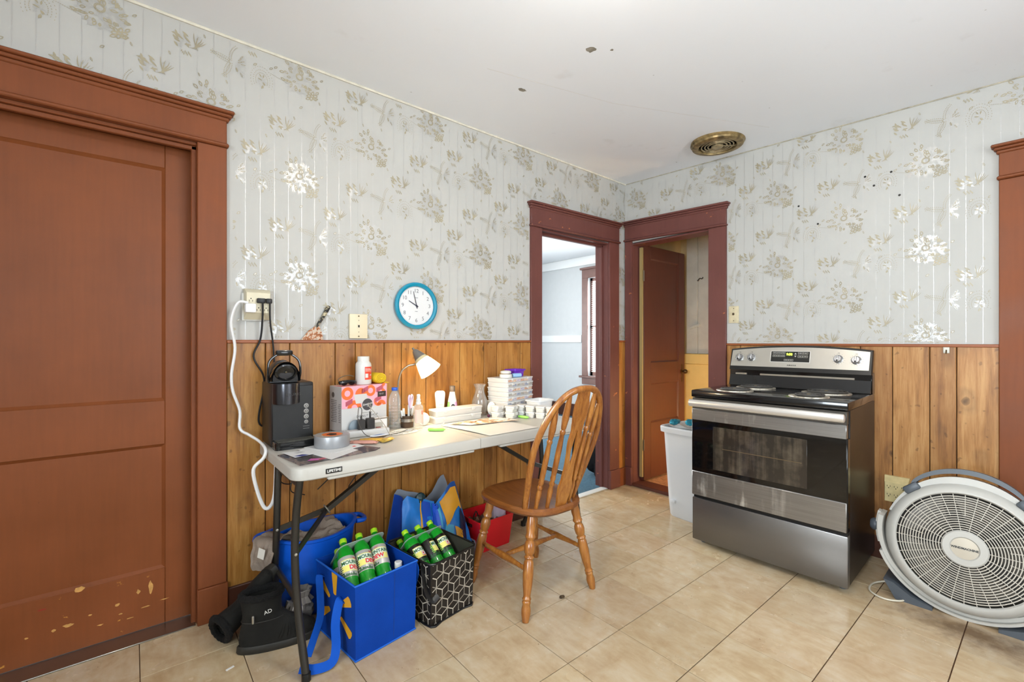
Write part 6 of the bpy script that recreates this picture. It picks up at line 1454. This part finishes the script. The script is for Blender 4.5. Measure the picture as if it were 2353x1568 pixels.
# ---- boots
SUEDE = M('black_suede', '14130f', .9, nv=.4, ns=12, bump=.25, bs=140); FUR = M('black_fur', '0d0c0b', 1, nv=.5, ns=90, bump=1.0, bs=240); SOLE = M('boot_sole', '26241f', .6)
def boot():
    t = thing('ankle_boot', 'black suede ankle boot with fur lining standing in front of the blue tub', 'boot', (0, 0, 0), 0)
    def sec(x0, x1, w, z, n=24):
        cx, hx = (x0+x1)/2, (x1-x0)/2
        return [(cx+hx*cos(a), (w*(.82+.18*max(0, cos(a)-.0)*.4))*sin(a), z) for a in [2*pi*k/n for k in range(n)]]
    one('upper', loft([sec(-.078, .188, .046, .022), sec(-.082, .195, .049, .04), sec(-.08, .185, .048, .065), sec(-.076, .15, .046, .088), sec(-.072, .095, .046, .112), sec(-.07, .066, .05, .14), sec(-.073, .064, .055, .17), sec(-.077, .068, .058, .2), sec(-.079, .07, .06, .215), sec(-.066, .058, .048, .214), sec(-.06, .05, .042, .15), sec(-.05, .04, .03, .1)], True, True), SUEDE, t)
    one('sole', loft([sec(-.086, .198, .05, 0), sec(-.09, .203, .053, .004), sec(-.088, .201, .052, .026), sec(-.084, .196, .049, .029)]), SOLE, t)
    fl = MB()
    L = [Vector(p) for p in sec(-.074, .065, .055, .213, 40)]
    fl.add(tube(L, [.0125+.003*((k*7) % 5)/5 for k in range(40)], 8, True)); fl.build('fur_cuff', FUR, t)
    one('ankle_seam', tube([tuple(Vector(p)*1.0) for p in sec(-.0735, .083, .0475, .120, 30)], .002, 5, True), SOLE, t)
    for k in range(3): one('strap_fold', tube(smooth([(.06+.03*k, -.047, .045), (.07+.025*k, -.046, .07), (.075+.018*k, -.036, .09)], 4), .003, 6), SUEDE, t)
    one('zip_pull', rbox(-.004, .004, -.062, -.055, .128, .158, .002, 1), SCREW, t, T(-.03, .004, 0))
    text('boot_lettering', 'AD', .02, T(.02, -.0605, .165) @ RX(88) @ RZ(14), M('tag_white', 'dcdad2', .6), t, extrude=.0006)
    return t
b1 = boot(); b1.location = (.388, 1.985, 0); b1.rotation_euler = (0, 0, R(-14))
b2 = copy_tree(b1); b2['label'] = 'black suede ankle boot toppled over behind its mate with the fur cuff down'; b2.location = (.446, 2.178, .142)
_z = Vector((-.86, -.36, -.36)).normalized(); _x = Vector((0, -.707, .707)); _x = (_x-_z*_x.dot(_z)).normalized(); _y = _z.cross(_x)
b2.rotation_euler = Matrix(((_x.x, _y.x, _z.x), (_x.y, _y.y, _z.y), (_x.z, _y.z, _z.z))).to_euler()
# ---- grey drawstring shoe bag
sh = thing('drawstring_bag', 'grey cloth drawstring pouch on the floor between the boots and the blue bag', 'pouch', (.532, 2.045, .004), -20)
GRY = M('grey_cloth', '7b756e', .85, nv=.2, ns=16, bump=.4, bs=160)
one('pouch', blob(.056, .036, .054, .16, 3.2, 6, 24, 14), GRY, sh, T(0, 0, .056)); one('gathered_top', loft([[(r*cos(a)*(1+.12*sin(7*a)), r*sin(a)*(1+.12*sin(7*a)), z) for a in [2*pi*k/28 for k in range(28)]] for r, z in ((.04, .10), (.024, .122), (.034, .15), (.03, .152), (.018, .122))]), GRY, sh, T(.018, -.006, 0))
one('drawstring', tube(smooth([(.0, -.035, .115), (-.012, -.052, .10), (-.02, -.056, .07), (0, -.05, .10), (.015, -.054, .065), (.02, -.048, .09), (.008, -.034, .116)], 5), .0024, 6), M('pale_string', 'b8b0a6', .7), sh)
tag(one('sock', blob(.04, .022, .026, .12, 3, 9, 18, 10), M('pale_grey_cloth', '9a928a', .85, bump=.4, bs=160), loc=(.452, 2.085, .031), rot=(0, 0, R(-30))), 'pale grey cloth bundle lying behind the front boot', 'cloth')
# dangling dark cables under the table and bits on the floor
for n, pts in enumerate(([(.50, 2.28, .70), (.53, 2.285, .62), (.52, 2.285, .55), (.56, 2.285, .53), (.57, 2.28, .56), (.56, 2.27, .50), (.62, 2.27, .47)], [(.84, 2.29, .70), (.82, 2.29, .62), (.76, 2.29, .56), (.74, 2.28, .53), (.68, 2.28, .48)], [(.96, 2.29, .70), (.94, 2.29, .60), (.88, 2.29, .52), (.84, 2.29, .47), (.83, 2.28, .46)])):
    tag(one('hanging_cable', tube(smooth(pts, 6), .0025, 6), BC), ('left looped', 'middle', 'right')[n]+' thin black cable hanging under the table before the panelling', 'cable')
tag(one('dirt_crumb', blob(.014, .009, .006, .4, 4, 3, 12, 8), M('dirt_brown', '4a3a26', .9, nv=.5, ns=80), loc=(1.53, 1.477, .0055)), 'small brown crumb of dirt on the floor tiles in front of the chair', 'crumb')
tag(one('paper_scrap', rbox(-.014, .014, -.004, .004, 0, .004, .001, 1), WP, loc=(.27, 1.93, .0002), rot=(0, 0, R(20))), 'tiny white scrap on the floor near the brown door', 'scrap')
